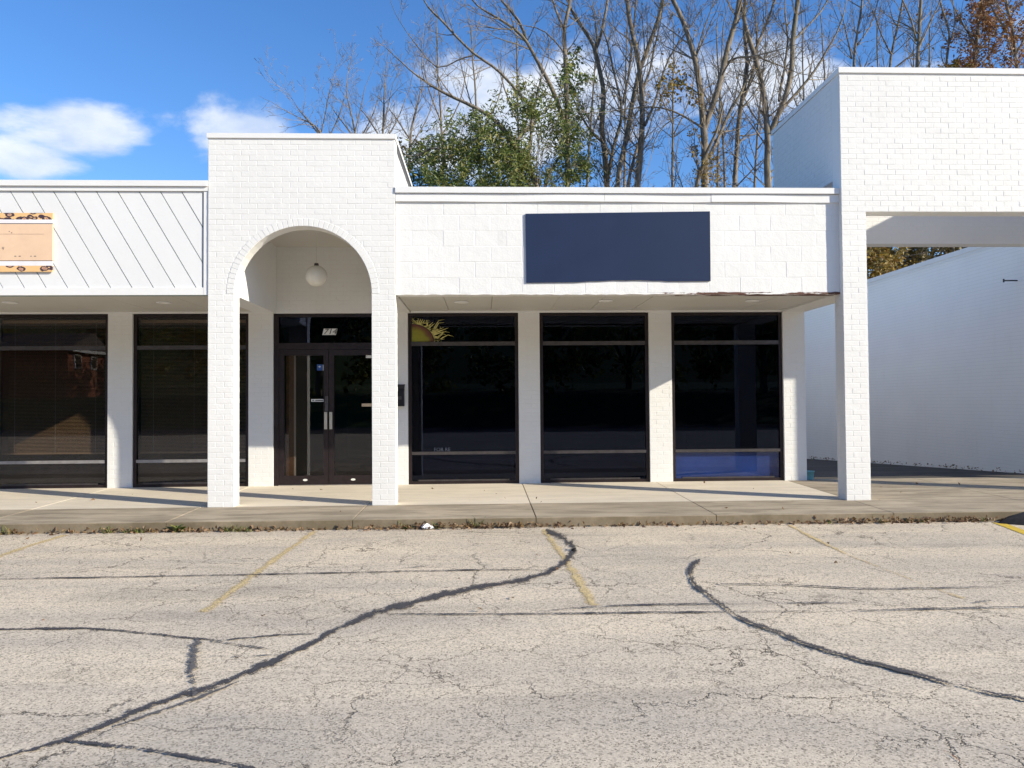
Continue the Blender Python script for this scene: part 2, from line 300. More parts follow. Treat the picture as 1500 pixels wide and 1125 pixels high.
# ------------------------------------------------------------------ mesh helpers
class MB:
    def __init__(s): s.v = []; s.f = []; s.uv = None; s.tint = None
    def add(s, vs, fs):
        k = len(s.v); s.v += [tuple(map(float, q)) for q in vs]; s.f += [tuple(i+k for i in f) for f in fs]; return s
    def box(s, x0, x1, y0, y1, z0, z1):
        return s.add([(x0, y0, z0), (x1, y0, z0), (x1, y1, z0), (x0, y1, z0), (x0, y0, z1), (x1, y0, z1), (x1, y1, z1), (x0, y1, z1)],
                     [(0, 3, 2, 1), (4, 5, 6, 7), (0, 1, 5, 4), (1, 2, 6, 5), (2, 3, 7, 6), (3, 0, 4, 7)])
    def prism(s, poly, y0, y1):            # polygon in XZ (counter-clockwise seen from -Y), extruded along Y
        n = len(poly)
        vs = [(x, y0, z) for x, z in poly] + [(x, y1, z) for x, z in poly]
        return s.add(vs, [tuple(range(n)), tuple(range(2*n-1, n-1, -1))] + [(i, i+n, (i+1) % n+n, (i+1) % n) for i in range(n)])
    def lathe(s, prof, c, n=24):           # profile (r, z) about the vertical through c
        vs = []; fs = []
        for r, z in prof:
            for i in range(n): a = 2*math.pi*i/n; vs.append((c[0]+r*math.cos(a), c[1]+r*math.sin(a), c[2]+z))
        for j in range(len(prof)-1):
            for i in range(n): fs.append((j*n+i, j*n+(i+1) % n, (j+1)*n+(i+1) % n, (j+1)*n+i))
        return s.add(vs, fs)
    def tube(s, pts, rad, n=6):
        P = [Vector(p) for p in pts]; vs = []; fs = []; ref = None
        for i, p in enumerate(P):
            d = (P[min(i+1, len(P)-1)] - P[max(i-1, 0)])
            d = d.normalized() if d.length > 1e-9 else Vector((0, 0, 1))
            if ref is None: ref = d.orthogonal().normalized()
            else: ref = (ref - d*ref.dot(d)); ref = ref.normalized() if ref.length > 1e-6 else d.orthogonal().normalized()
            b = d.cross(ref); r = rad[i] if isinstance(rad, (list, tuple)) else rad
            for k in range(n):
                a = 2*math.pi*k/n; q = p + (ref*math.cos(a)+b*math.sin(a))*r; vs.append((q.x, q.y, q.z))
        for i in range(len(P)-1):
            for k in range(n): fs.append((i*n+k, i*n+(k+1) % n, (i+1)*n+(k+1) % n, (i+1)*n+k))
        return s.add(vs, fs)
def link(name, me, mat, parent=None, loc=(0, 0, 0)):
    o = bpy.data.objects.new(name, me); COL.objects.link(o)
    if mat and not me.materials: me.materials.append(MATS[mat])
    o.parent = parent; o.location = loc; return o
def root_of(o):
    while o.parent: o = o.parent
    return o
def part(name, mb, mat, parent=None, smooth=False):
    off = np.array(root_of(parent).location) if parent else np.zeros(3)
    if parent and root_of(parent).type == 'MESH': off = np.zeros(3)
    me = bpy.data.meshes.new(name)
    me.from_pydata((np.array(mb.v)-off).tolist(), [], mb.f)
    if mb.uv is not None:
        ul = me.uv_layers.new(name='UVMap'); li = np.empty(len(me.loops), int); me.loops.foreach_get('vertex_index', li)
        ul.data.foreach_set('uv', np.array(mb.uv, float)[li].ravel())
    if mb.tint is not None:
        at = me.attributes.new('tint', 'FLOAT', 'POINT'); at.data.foreach_set('value', np.array(mb.tint, float))
    if smooth: me.polygons.foreach_set('use_smooth', [True]*len(me.polygons))
    me.update(); return link(name, me, mat, parent)
def tag(o, label=None, cat=None, group=None, kind=None):
    for k, v in (('label', label), ('category', cat), ('group', group), ('kind', kind)):
        if v: o[k] = v
    return o
def thing(name, label, cat, loc, group=None):
    o = bpy.data.objects.new(name, None); COL.objects.link(o); o.location = loc; o.empty_display_size = .2
    return tag(o, label, cat, group)
def clip_poly(poly, a, b, c):               # keep a*x+b*z<=c
    out = []
    for i in range(len(poly)):
        p, q = poly[i], poly[(i+1) % len(poly)]; dp, dq = a*p[0]+b*p[1]-c, a*q[0]+b*q[1]-c
        if dp <= 0: out.append(p)
        if (dp < 0 < dq) or (dq < 0 < dp): s = dp/(dp-dq); out.append((p[0]+s*(q[0]-p[0]), p[1]+s*(q[1]-p[1])))
    return out

# ---- bricks: each is a bevelled slab 3 mm proud of the painted wall behind it
CH, BL, JT = 0.0677, 0.2032, 0.0058
BUD = {}
def brick_verts(L, H, proud):              # local: u along wall, z up, n outward (= -v)
    b = 0.0025
    o = [(0, 0), (L, 0), (L, H), (0, H)]; i = [(b, b), (L-b, b), (L-b, H-b), (b, H-b)]
    vs = [(x, 0.004, z) for x, z in o] + [(x, -proud+b*.7, z) for x, z in o] + [(x, -proud, z) for x, z in i]
    fs = [(k, (k+1) % 4, (k+1) % 4+4, k+4) for k in range(4)] + [(k+4, (k+1) % 4+4, (k+1) % 4+8, k+8) for k in range(4)] + [(8, 9, 10, 11)]
    return vs, fs
FULL = {}
def full_brick(L):
    k = round(L, 4)
    if k not in FULL:
        me = bpy.data.meshes.new('brick'); v, f = brick_verts(L, CH-JT, 0.0019); me.from_pydata(v, [], f); me.materials.append(MATS['white_brick']); FULL[k] = me
    return FULL[k]
def bricks(parent, p0, u, width, z0, z1, circle=None, vis=None, limit=300, phase=0, single=True):
    """running-bond bricks on the wall plane through p0, u = direction along the wall (unit xy); outward normal = (u.y, -u.x)"""
    root = root_of(parent); nx, ny = u[1], -u[0]; ang = math.atan2(u[1], u[0]); stuff = MB(); off = Vector(root.location)
    rows = int((z1-z0)/CH+0.35)
    for r in range(rows):
        za = z0 + r*CH; zb = za + CH-JT
        if zb > z1+0.004: break
        x = -(BL*0.5 if (r+phase) % 2 else 0.0)
        while x < width-0.012:
            a, b = max(x, 0), min(x+BL-JT, width); x += BL
            if b-a < 0.02: continue
            segs = [(a, b)]
            if circle:
                cx, cz, rad = circle; zm = (za+zb)/2
                if zm < cz: h = rad
                elif zm-cz < rad: h = math.sqrt(rad*rad-(zm-cz)**2)
                else: h = 0
                if h > 0: segs = [s for s in ((a, min(b, cx-h)), (max(a, cx+h), b)) if s[1]-s[0] > 0.022]
            for a2, b2 in segs:
                pr = rng.uniform(-0.0009, 0.0009)
                wx, wy = p0[0]+u[0]*a2+nx*pr, p0[1]+u[1]*a2+ny*pr
                wx2 = p0[0]+u[0]*b2
                key = root.name
                ok = single and BUD.get(key, 0) < limit and (vis is None or vis(wx, wx2, za))
                if ok:
                    o = link('brick', full_brick(b2-a2), None, parent, Vector((wx, wy, za))-off)
                    o.rotation_euler = (rng.uniform(-.006, .006), 0, ang+rng.uniform(-.004, .004)); BUD[key] = BUD.get(key, 0)+1
                else:
                    v, f = brick_verts(b2-a2, CH-JT, 0.0019)
                    stuff.add([(wx+q[0]*u[0]-q[1]*nx, wy+q[0]*u[1]-q[1]*ny, za+q[2]) for q in v], f)
    if stuff.v: tag(part('brick_courses', stuff, 'white_brick', parent), kind='stuff')

# ================================================================== THE SETTING
YF, YB = 9.75, 11.80
KY = 8.72
def walk_z(y): return 0.11 + (y-KY)*0.0195
def struct(name, mb, mat, parent=None):
    o = part(name, mb, mat, parent)
    if not parent: o['kind'] = 'structure'
    return o
m = MB(); g = 1800
m.add([(-g, -g, -.75), (g, -g, -.75), (g, 26, -.75), (-g, 26, -.75)], [(0, 1, 2, 3)]); struct('ground', m, 'grass_sheet')
# wooded slope behind the shops
m = MB(); nx_, ny_ = 60, 24; hv = []
for j in range(ny_+1):
    for i in range(nx_+1):
        x = -300+600*i/nx_; y = 25.5+ (j/ny_)**2*500
        z = -.4+ 3.2*(1-math.exp(-(y-25.5)/14)) + min(14, (y-25.5)*.02) + rng.uniform(-.15, .15)*(j > 0); hv.append((x, y, z))
m.add(hv, [(j*(nx_+1)+i, j*(nx_+1)+i+1, (j+1)*(nx_+1)+i+1, (j+1)*(nx_+1)+i) for j in range(ny_) for i in range(nx_)]); struct('hillside', m, 'forest_floor')
m = MB(); m.add([(-60, -13, 0), (60, -13, 0), (60, KY+.02, 0), (-60, KY+.02, 0)], [(0, 1, 2, 3)]); lot = struct('parking_lot', m, 'lot')
m = MB(); m.box(-400, 400, -23, -12.9, -.08, -.02); struct('road', m, 'road')
# alley, falling away to the back
m = MB(); m.add([(4.9, 11.9, .155), (9.6, 11.9, .155), (9.6, 27, -.5), (4.9, 27, -.5)], [(0, 1, 2, 3)]); struct('alley', m, 'alley')

# sidewalk slabs
m = MB(); m.add([(-60, KY+.012, walk_z(KY)-.012), (60, KY+.012, walk_z(KY)-.012), (60, 12.3, walk_z(12.3)-.012), (-60, 12.3, walk_z(12.3)-.012)], [(0, 1, 2, 3)]); walk = struct('sidewalk', m, 'joint_dirt')
JX = [0.58+2.05*k for k in range(-8, 9)]
def slab(x0, x1, y0, y1, zb, mat):
    b = .007; q = MB(); gx = .004
    x0 += gx; x1 -= gx
    if y0 > KY+.1: y0 += .004
    ys = [(y0, walk_z(y0)), (y1, walk_z(y1))]
    v = [(x0, y0, zb), (x1, y0, zb), (x1, y1, zb), (x0, y1, zb),
         (x0, y0, ys[0][1]-b), (x1, y0, ys[0][1]-b), (x1, y1, ys[1][1]-b), (x0, y1, ys[1][1]-b),
         (x0+b*.4, y0+b, ys[0][1]), (x1-b*.4, y0+b, ys[0][1]), (x1-b*.4, y1-b*.3, ys[1][1]), (x0+b*.4, y1-b*.3, ys[1][1])]
    q.add(v, [(k, (k+1) % 4, (k+1) % 4+4, k+4) for k in range(4)]+[(k+4, (k+1) % 4+4, (k+1) % 4+8, k+8) for k in range(4)]+[(8, 9, 10, 11)])
    return part('slab', q, mat, walk)
for a, b in zip(JX[:-1], JX[1:]):
    d = rng.uniform(-.05, .05)
    slab(a, b, KY, YF+.02, -.05, 'walk_grey')
    slab(a, b, YF+.02, 12.0 if a < 4.5 else 11.93, .06, 'walk_light' if b < 4.8 else 'walk_grey')

# tar seams, painted lines and stains on the lot, traced on the ground plane
def ground_strip(name, px, wpx, mat, z, jit=.25, seg=.10, parent=lot, wm=None):
    """a flat strip on the lot; wm = half width in metres, otherwise wpx = its width as the photo shows it, laid back onto the ground"""
    P = [np.array(p, float) for p in px]; pts = []
    for a, b in zip(P[:-1], P[1:]):
        n = max(1, int(np.linalg.norm(onZ(*b)-onZ(*a))/seg)); pts += [a+(b-a)*k/n for k in range(n)]
    pts.append(P[-1]); pts = np.array(pts)
    for _ in range(2 if wm else 8):
        if len(pts) > 4: pts[1:-1] = (pts[:-2]+2*pts[1:-1]+pts[2:])/4
    q = MB(); q.uv = []; n = len(pts); wv = 1.0
    for i, p in enumerate(pts):
        wv = .8*wv+.2*(1+rng.uniform(-jit, jit)*2); e1 = wv*(1+rng.uniform(-jit, jit)*.5); e2 = wv*(1+rng.uniform(-jit, jit)*.5)
        if wm:
            g0 = onZ(*pts[max(i-1, 0)]); g1 = onZ(*pts[min(i+1, n-1)]); d = (g1-g0)/(np.linalg.norm(g1-g0)+1e-9); nr = np.array([-d[1], d[0], 0]); c = onZ(*p)
            a, b = c+nr*wm*e1, c-nr*wm*e2
        else:
            d = pts[min(i+1, n-1)]-pts[max(i-1, 0)]; d = d/(np.linalg.norm(d)+1e-9); nr = np.array([d[1], -d[0]]); tap = min(1, .35+min(i, n-1-i)*.2)
            a, b = onZ(*(p+nr*wpx*.95*e1*tap)), onZ(*(p-nr*wpx*.95*e2*tap))
        q.v += [(a[0], min(a[1], KY-.005), z), (b[0], min(b[1], KY-.005), z)]; q.uv += [(i*.1, 1.0), (i*.1, 0.0)]
    q.f = [(2*i, 2*i+1, 2*i+3, 2*i+2) for i in range(n-1)]
    return part(name, q, mat, parent)
for px in ([(-40, 828), (0, 815), (45, 799), (95, 784)], [(298, 897), (380, 836), (425, 804), (460, 779)], [(797, 776), (825, 815), (850, 855), (871, 887)]):
    ground_strip('parking_line', px, 0, 'yellow_line', .004, .12, .12, wm=.135)
ground_strip('parking_line', [(1155, 769), (1195, 790), (1240, 812)], 0, 'yellow_line', .004, .12, .12, wm=.11)
ground_strip('parking_line', [(1240, 812), (1300, 836), (1345, 853), (1410, 877)], 0, 'yellow_faint', .004, .12, .12, wm=.12)
ground_strip('parking_line', [(1462, 766), (1500, 780), (1560, 803)], 0, 'yellow_kerb', .004, .05, .12, wm=.06)
TAR = [([(-40, 1121), (0, 1110), (67, 1093), (110, 1085), (167, 1063), (200, 1037), (267, 1020), (300, 1012), (360, 987), (417, 963), (460, 943), (500, 917), (560, 897), (633, 877), (700, 862), (767, 850), (800, 842), (828, 825), (843, 804), (830, 792), (807, 781), (801, 774)], 15, 'tar'),
       ([(167, 1066), (215, 1046), (270, 1034), (300, 1024), (350, 1000)], 10, 'tar_thin'),
       ([(-30, 924), (0, 923), (60, 921), (117, 920), (183, 924), (233, 930), (283, 938), (320, 940)], 6, 'tar'),
       ([(316, 940), (367, 932), (400, 927), (460, 930)], 5, 'tar'), ([(310, 940), (367, 948), (417, 957)], 7, 'tar_thin'), ([(310, 962), (367, 963), (412, 960)], 6, 'tar_thin'),
       ([(292, 936), (285, 955), (281, 980), (280, 1000), (285, 1022)], 34, 'tar_thin'),
       ([(95, 1087), (167, 1093), (233, 1103), (300, 1115), (360, 1124), (420, 1140)], 10, 'tar'),
       ([(-30, 850), (0, 849), (133, 847), (300, 844), (500, 840), (633, 837), (733, 835), (805, 836)], 2.2, 'tar'), ([(590, 833), (643, 829)], 2, 'tar_thin'),
       ([(567, 901), (633, 900), (733, 902), (833, 900), (1000, 898), (1050, 897), (1085, 900), (1140, 896), (1187, 897)], 3.5, 'tar'),
       ([(790, 897), (833, 890), (873, 887), (1000, 887), (1077, 886)], 3.2, 'tar'), ([(1077, 886), (1120, 886), (1200, 883), (1283, 886)], 3, 'tar_thin'),
       ([(1022, 823), (1008, 838), (1017, 860), (1047, 880), (1070, 897), (1087, 910), (1110, 920), (1140, 925), (1167, 940), (1190, 950), (1227, 962), (1283, 973), (1333, 988), (1360, 998), (1417, 1010), (1450, 1018), (1500, 1027), (1560, 1040)], 10, 'tar'),
       ([(1026, 822), (1012, 834), (1011, 846), (1020, 862)], 15, 'tar'),
       ([(1055, 857), (1150, 857), (1200, 861), (1267, 866), (1350, 864), (1417, 862), (1470, 861)], 3, 'tar'),
       ([(1247, 897), (1317, 893), (1367, 894), (1440, 892), (1510, 891)], 4, 'tar'), ([(1428, 884), (1443, 882), (1458, 884)], 9, 'tar_thin')]
for k, (px, wpx, mt) in enumerate(TAR): ground_strip('crack_seal', px, wpx, mt, .006+.0004*k, .28, .06 if wpx > 6 else .12)
for px, wd in (([(1383, 1100), (1398, 1110), (1412, 1122)], .018), ([(432, 1100), (450, 1099)], .014), ([(586, 1109), (612, 1106)], .014), ([(600, 790), (650, 787)], .05)):
    ground_strip('rust_stain', px, 0, 'rust_stain', .005, .3, .02, wm=wd)
for px, wd in (([(1392, 849), (1408, 849)], .03), ([(1430, 894), (1462, 894), (1490, 893)], .03), ([(1312, 861), (1325, 861)], .03), ([(1300, 771), (1308, 771)], .03)):
    ground_strip('white_scuff', px, 0, 'white_scuff', .0155, .3, .03, wm=wd)

# ================================================================== MAIN SHOP
def zpx(x, y, Y=YB): p = onY(x, y, Y); return p[0], p[2]
TOPW, ZW = 2.775, walk_z(11.8)
shop = thing('shop_building', 'low white painted shop with block fascia and three dark display windows', 'building', (1.9, YB, ZW))
colx = [(-1.52, -1.15), (0.535, 0.86), (2.545, 2.895), (4.635, 4.98)]
for k, (a, b) in enumerate(colx):
    q = MB(); q.box(a, b, YB, YB+.22, ZW-.1, TOPW+.02)
    c = part('column', q, 'mortar', shop); bricks(c, (a, YB), (1, 0), b-a, ZW+.004, TOPW, limit=300, phase=k)
q = MB(); q.box(4.98-.22, 4.979, YB+.22, 25, -.7, 3.9); q.box(-1.2, 4.97, 24.8, 25, -.6, 3.9); part('wall', q, 'white_block', shop)
def frame_window(root, x0, x1, ztr, zsill, mat_panel, glass_main, label=None):
    """outer frame; transom bar, sill bar and three panes are its pieces"""
    y0, y1 = YB+.035, YB+.095; w = .05; zb = ZW-.005
    q = MB(); q.box(x0, x0+w, y0, y1, zb, TOPW); q.box(x1-w, x1, y0, y1, zb, TOPW); q.box(x0+w, x1-w, y0, y1, TOPW-.045, TOPW); q.box(x0+w, x1-w, y0, y1, zb, zb+.05)
    fr = part('window', q, 'bronze', root)
    q = MB(); q.box(x0+w, x1-w, y0+.004, y1-.01, ztr-.03, ztr+.03); part('transom_bar', q, 'bar_metal', fr)
    q = MB(); q.box(x0+w, x1-w, y0-.008, y1-.01, zsill-.022, zsill+.022); part('sill_bar', q, 'bar_light' if glass_main == 'clear_glass' else 'bar_metal', fr)
    q = MB(); q.box(x0+w+.1, x1-w-.1, y0-.006, y0+.004, zb+.052, zb+.075); part('bottom_bar', q, 'bar_metal', fr)
    for za, zc, gm in ((ztr+.03, TOPW-.045, glass_main), (zsill+.022, ztr-.03, glass_main), (zb+.05, zsill-.022, 'blue_glass' if mat_panel == 'panel_blue' else glass_main)):
        q = MB(); q.box(x0+w, x1-w, YB+.066, YB+.072, za, zc); part('pane', q, gm, fr)
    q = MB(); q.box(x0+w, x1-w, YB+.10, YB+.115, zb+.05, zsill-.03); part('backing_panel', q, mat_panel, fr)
    return fr
wins = []
for (a, b), pm in (((-1.15, .535), 'panel_grey'), ((.86, 2.545), 'panel_grey'), ((2.895, 4.635), 'panel_blue')):
    wins.append(frame_window(shop, a+.002, b-.002, 2.31, .64, pm, 'dark_glass'))
# painted half sun in the corner of the first transom pane
cx0, cz0 = -1.098, 2.345; q = MB(); q.tint = []
n = 14; q.v.append((cx0, YB+.062, cz0)); q.tint.append(0)
for j, rr in enumerate((.12, .23, .30, .335)):
    for i in range(n+1):
        a = math.pi/2*i/n; q.v.append((cx0+rr*math.cos(a), YB+.062, cz0+rr*.80*math.sin(a))); q.tint.append((.25, .6, .85, 1.0)[j])
for i in range(n): q.f.append((0, 1+i, 2+i))
for j in range(3):
    for i in range(n): b0 = 1+j*(n+1)+i; q.f.append((b0, b0+n+1, b0+n+2, b0+1))
sd = part('sun_decal', q, 'sun_paint', wins[0])
q = MB(); rr_ = random.Random(3)
for i in range(23):
    a = math.pi/2*(i+.4)/23.0; L = rr_.uniform(.10, .17)+(.17 if .15 < a < .75 else 0)*rr_.uniform(.4, 1) ; r1 = .345
    wig = rr_.choice((0, 0, .018, -.018)); pts = []
    if r1+L > .39 and a > 1.1: L = min(L, .12)
    for t_ in (0, .25, .5, .75, 1):
        rr = r1+L*t_; aa = a+wig*math.sin(t_*6.5)/max(.3, rr)*2.0; wdt = .0125*(1-t_)**.8+.0012
        pts.append((rr, aa, wdt))
    vs = []
    for rr, aa, wdt in pts:
        zc_ = .80 if rr < 10 else 1
        for sgn in (-1, 1):
            vs.append((cx0+rr*math.cos(aa)-sgn*wdt*math.sin(aa), YB+.061, cz0+.80*rr*math.sin(aa)+sgn*wdt*math.cos(aa)))
    vs = [(x, y, min(z, 2.722)) for x, y, z in vs]
    q.add(vs, [(2*k, 2*k+1, 2*k+3, 2*k+2) for k in range(4)])
part('sun_rays', q, 'ray_paint', wins[0])
def text_mesh(name, body, x, z, y, h, mat, parent, shear=0.0, width=1.0):
    cu = bpy.data.curves.new(name, 'FONT'); cu.body = body; cu.size = h*1.4; cu.shear = shear; cu.align_x = 'CENTER'; cu.align_y = 'CENTER'
    to = bpy.data.objects.new(name, cu); COL.objects.link(to); dg = bpy.context.evaluated_depsgraph_get()
    me = bpy.data.meshes.new_from_object(to.evaluated_get(dg)); bpy.data.objects.remove(to)
    off = root_of(parent).location
    for v in me.vertices: px_, pz_ = v.co.x*width, v.co.y; v.co = Vector((x+px_, y, z+pz_))-off
    me.name = name; return link(name, me, mat, parent)
lx_, lz_ = zpx(647.5, 659); text_mesh('lettering', 'FOR RE', lx_, lz_, YB+.060, .055, 'ghost_letter', wins[0])
# fascia of painted concrete blocks
FX0, FX1, FY = -1.10, 4.60, YF+.03
q = MB(); q.box(FX0, FX1, FY+.004, FY+.2, 2.79, 4.0); fas = part('fascia', q, 'mortar', shop)
BLK = {}
for r in range(6):
    za = 2.79+r*.2; x = FX0-(.2 if r % 2 else 0)
    while x < FX1-.02:
        a, b = max(x, FX0), min(x+.398, FX1); x += .4
        if b-a < .03: continue
        key = round(b-a, 3)
        if key not in BLK:
            L = b-a; H = .1985; e = .006; pr = .0012
            o_ = [(0, 0), (L, 0), (L, H), (0, H)]; i_ = [(e, e), (L-e, e), (L-e, H-e), (e, H-e)]
            vs = [(X, .005, Z) for X, Z in o_]+[(X, -pr+.002, Z) for X, Z in o_]+[(X, -pr, Z) for X, Z in i_]
            me = bpy.data.meshes.new('block'); me.from_pydata(vs, [], [(k, (k+1) % 4, (k+1) % 4+4, k+4) for k in range(4)]+[(k+4, (k+1) % 4+4, (k+1) % 4+8, k+8) for k in range(4)]+[(8, 9, 10, 11)])
            me.materials.append(MATS['white_block']); BLK[key] = me
        o = link('block', BLK[key], None, fas, Vector((a, FY+.004+rng.uniform(-.0012, .0004), za))-shop.location); o.rotation_euler = (rng.uniform(-.004, .004), 0, rng.uniform(-.003, .003))
# rusty steel angle carrying the blocks, flaking white paint
q = MB(); n = 90
for i in range(n+1):
    x = FX0+(FX1-FX0)*i/n; q.v += [(x, FY-.004-rng.uniform(0, .006), 2.776-rng.uniform(0, .010)), (x, FY-.004, 2.795+rng.uniform(-.006, .010)), (x, FY+.2, 2.776)]
q.f = [(3*i, 3*i+3, 3*i+4, 3*i+1) for i in range(n)]+[(3*i+2, 3*i+5, 3*i+3, 3*i) for i in range(n)]
def mat_flake():
    mm, t, p, o = new_mat('flaking'); w = world_co(t); mp_ = N(t, 'ShaderNodeMapping'); mp_.inputs['Scale'].default_value = (1.2, 6, 9); t.links.new(w, mp_.inputs[0])
    sxx = N(t, 'ShaderNodeSeparateXYZ'); t.links.new(w, sxx.inputs[0])
    bias = MATH(t, 'MULTIPLY', RAMP(t, MATH(t, 'DIVIDE', sxx.outputs[0], 5.0), [(0.35, 0.0), (0.6, 1.0)]), .22)
    n_ = MATH(t, 'ADD', NOISE(t, mp_.outputs[0], 2.4, 6, .65), bias)
    t.links.new(MIX(t, RAMP(t, n_, [(.66, 0.0), (.69, 1.0)]), (.74, .73, .70), (.11, .05, .035)), p.inputs['Base Color']); p.inputs['Roughness'].default_value = .85
mat_flake(); part('lintel', q, 'flaking', shop)
# metal coping: cap and loose wavy flashing lengths
q = MB(); q.box(FX0, FX1, FY-.045, FY+.26, 4.062, 4.135); part('coping', q, 'white_trim', shop)
for a, b in ((FX0, 1.555), (1.558, 2.93), (2.933, FX1)):
    q = MB(); n = 24; ph = rng.uniform(0, 6)
    for i in range(n+1):
        x = a+(b-a)*i/n; s_ = math.sin(x*2.1+ph)*.5+math.sin(x*4.7+ph*2)*.3
        yb_ = FY-.026-.012*s_; zb_ = 3.955+.006*s_
        q.v += [(x, FY-.020-.004*s_, 4.056), (x, yb_, zb_), (x, FY, zb_+.004)]
    q.f = [(3*i+1, 3*i+4, 3*i+3, 3*i) for i in range(n)]+[(3*i+2, 3*i+5, 3*i+4, 3*i+1) for i in range(n)]
    k_ = len(q.v); part('flashing', q, 'white_trim', shop)
q = MB(); q.box(FX0, FX1, FY+.2, 24.9, 3.70, 3.86); part('roof', q, 'roofing', shop)  # out of view, put in to block light from above
# soffit boards
q = MB(); q.box(FX0, 5.0, FY+.21, YB+.2, 2.83, 2.86); sof = part('soffit', q, 'groove', shop)
xs = [-1.10, -.52, .12, 1.02, 1.62, 2.26, 3.15, 3.95, 4.60]
for a, b in zip(xs[:-1], xs[1:]):
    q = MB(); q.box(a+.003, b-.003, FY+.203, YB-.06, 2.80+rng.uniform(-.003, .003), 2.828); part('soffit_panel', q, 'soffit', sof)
q = MB(); q.box(FX0, 4.63, YB-.058, YB-.002, 2.776, 2.828); part('soffit_trim', q, 'white_trim', sof)
# brick beam closing the end of the soffit on the alley side
q = MB(); q.box(4.605, 4.98, YF+.22, YB+.0, 2.776, 3.9); eb = part('end_beam', q, 'white_brick', shop)
# dim room behind the glass
def room(root, x0, x1, zt=2.75):
    q = MB(); y0, y1 = YB+.24, 18
    q.add([(x0, y0, ZW), (x1, y0, ZW), (x1, y1, ZW), (x0, y1, ZW)], [(0, 1, 2, 3)]); q.add([(x0, y0, zt+.1), (x1, y0, zt+.1), (x1, y1, zt+.1), (x0, y1, zt+.1)], [(3, 2, 1, 0)])
    q.add([(x0, y1, ZW), (x1, y1, ZW), (x1, y1, zt+.1), (x0, y1, zt+.1)], [(0, 1, 2, 3)])
    q.add([(x0, y0, ZW), (x0, y1, ZW), (x0, y1, zt+.1), (x0, y0, zt+.1)], [(0, 1, 2, 3)]); q.add([(x1, y0, ZW), (x1, y1, ZW), (x1, y1, zt+.1), (x1, y0, zt+.1)], [(3, 2, 1, 0)])
    part('interior', q, 'interior', root)
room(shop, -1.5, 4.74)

# ================================================================== LEFT SHOP
left = thing('boarded_shop', 'white shop unit with diagonal board fascia and blinds in its windows', 'building', (-6.5, YB, ZW))
LX0, LX1, LY = -11.0, -3.435, YF+.03
for k, (a, b) in enumerate(((-9.75, -9.40), (-7.68, -7.33), (-5.63, -5.27), (-3.546, -3.178))):
    q = MB(); q.box(a, b, YB, YB+.22, ZW-.1, TOPW+.02); c = part('column', q, 'mortar', left)
    bricks(c, (a, YB), (1, 0), b-a, ZW+.004, TOPW, phase=k, single=a > -7)
lwins = [frame_window(left, a+.002, b-.002, 2.27, .56, 'panel_grey', 'clear_glass') for a, b in ((-9.40, -7.68), (-7.33, -5.63), (-5.27, -3.546))]
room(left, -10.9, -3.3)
q = MB(); q.box(LX0, LX1, LY+.02, LY+.2, 2.79, 4.12); part('fascia', q, 'groove', left)
zA, zB = 2.87, 4.075; tx1 = LX1-.075; slope = .72/1.23; k = 0
for k in range(-6, 34):
    xb = LX0-.9+k*.2625
    poly = [(xb+slope*(4.2-zA)*0, zA)]
    # the board leans: its foot lies further right than its head
    poly = [(xb+slope*(zB-zA), zA), (xb+slope*(zB-zA)+.2495, zA), (xb+.2495, zB), (xb, zB)]
    poly = clip_poly(clip_poly(poly, 1, 0, tx1), -1, 0, -LX0)
    if len(poly) < 3: continue
    q = MB(); q.prism(poly, LY+rng.uniform(-.0015, .0015), LY+.022); part('board', q, 'white_board', left)
for nm, bx in (('trim', (LX0, LX1-.055, LY-.012, LY+.02, 2.776, 2.868)), ('trim', (LX1-.055, LX1, LY-.014, LY+.02, 2.776, 4.075)), ('coping', (LX0, LX1-.002, LY-.05, LY+.25, 4.135, 4.205)), ('trim', (LX0, LX1-.002, LY-.024, LY+.02, 4.079, 4.132))):
    q = MB(); q.box(*bx); part(nm, q, 'white_trim', left)
q = MB(); q.box(LX0, LX1, LY+.2, 24.9, 3.72, 3.88); part('roof', q, 'roofing', left)  # out of view, also there to block light
q = MB(); q.box(LX0, -3.14, LY+.205, YB+.2, 2.83, 2.86); sof = part('soffit', q, 'groove', left)
for i in range(9):
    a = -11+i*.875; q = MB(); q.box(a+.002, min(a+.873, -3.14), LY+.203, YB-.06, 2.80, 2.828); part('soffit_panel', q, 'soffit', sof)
q = MB(); q.box(LX0, -3.2, YB-.058, YB-.002, 2.776, 2.828); part('soffit_trim', q, 'white_trim', sof)
q = MB(); q.box(LX0, LX0+.2, YB+.2, 25, -.3, 3.9); q.box(LX0, -1.3, 24.8, 25, -.3, 3.9); part('wall', q, 'white_block', left)
# venetian blinds
for i, (a, b) in enumerate(((-9.34, -7.74), (-7.27, -5.69), (-5.21, -3.61))):
    bl = thing('venetian_blind', ['tan venetian blind in the shop window beyond the column', 'tan venetian blind behind the window under the patterned sign', 'tan venetian blind behind the window beside the arched porch'][i], 'blind', ((a+b)/2, YB+.17, .68), 'blinds in the shop windows')
    q = MB(); z = .70
    while z < 2.66:
        q.add([(a, YB+.158, z-.006), (b, YB+.158, z-.006), (b, YB+.180, z+.006), (a, YB+.180, z+.006)], [(0, 1, 2, 3)]); z += .021
    tag(part('slats', q, 'blind', bl), kind='stuff')
    q = MB(); q.box(a, b, YB+.15, YB+.19, 2.66, 2.70); part('head_rail', q, 'blind', bl)
    q = MB(); q.box(a, b, YB+.155, YB+.183, .672, .69); part('bottom_rail', q, 'blind', bl)
    for t_ in (.12, .5, .88): q = MB(); q.tube([(a+(b-a)*t_, YB+.155, .69), (a+(b-a)*t_, YB+.155, 2.66)], .0018, 4); part('cord', q, 'sticker_white', bl)

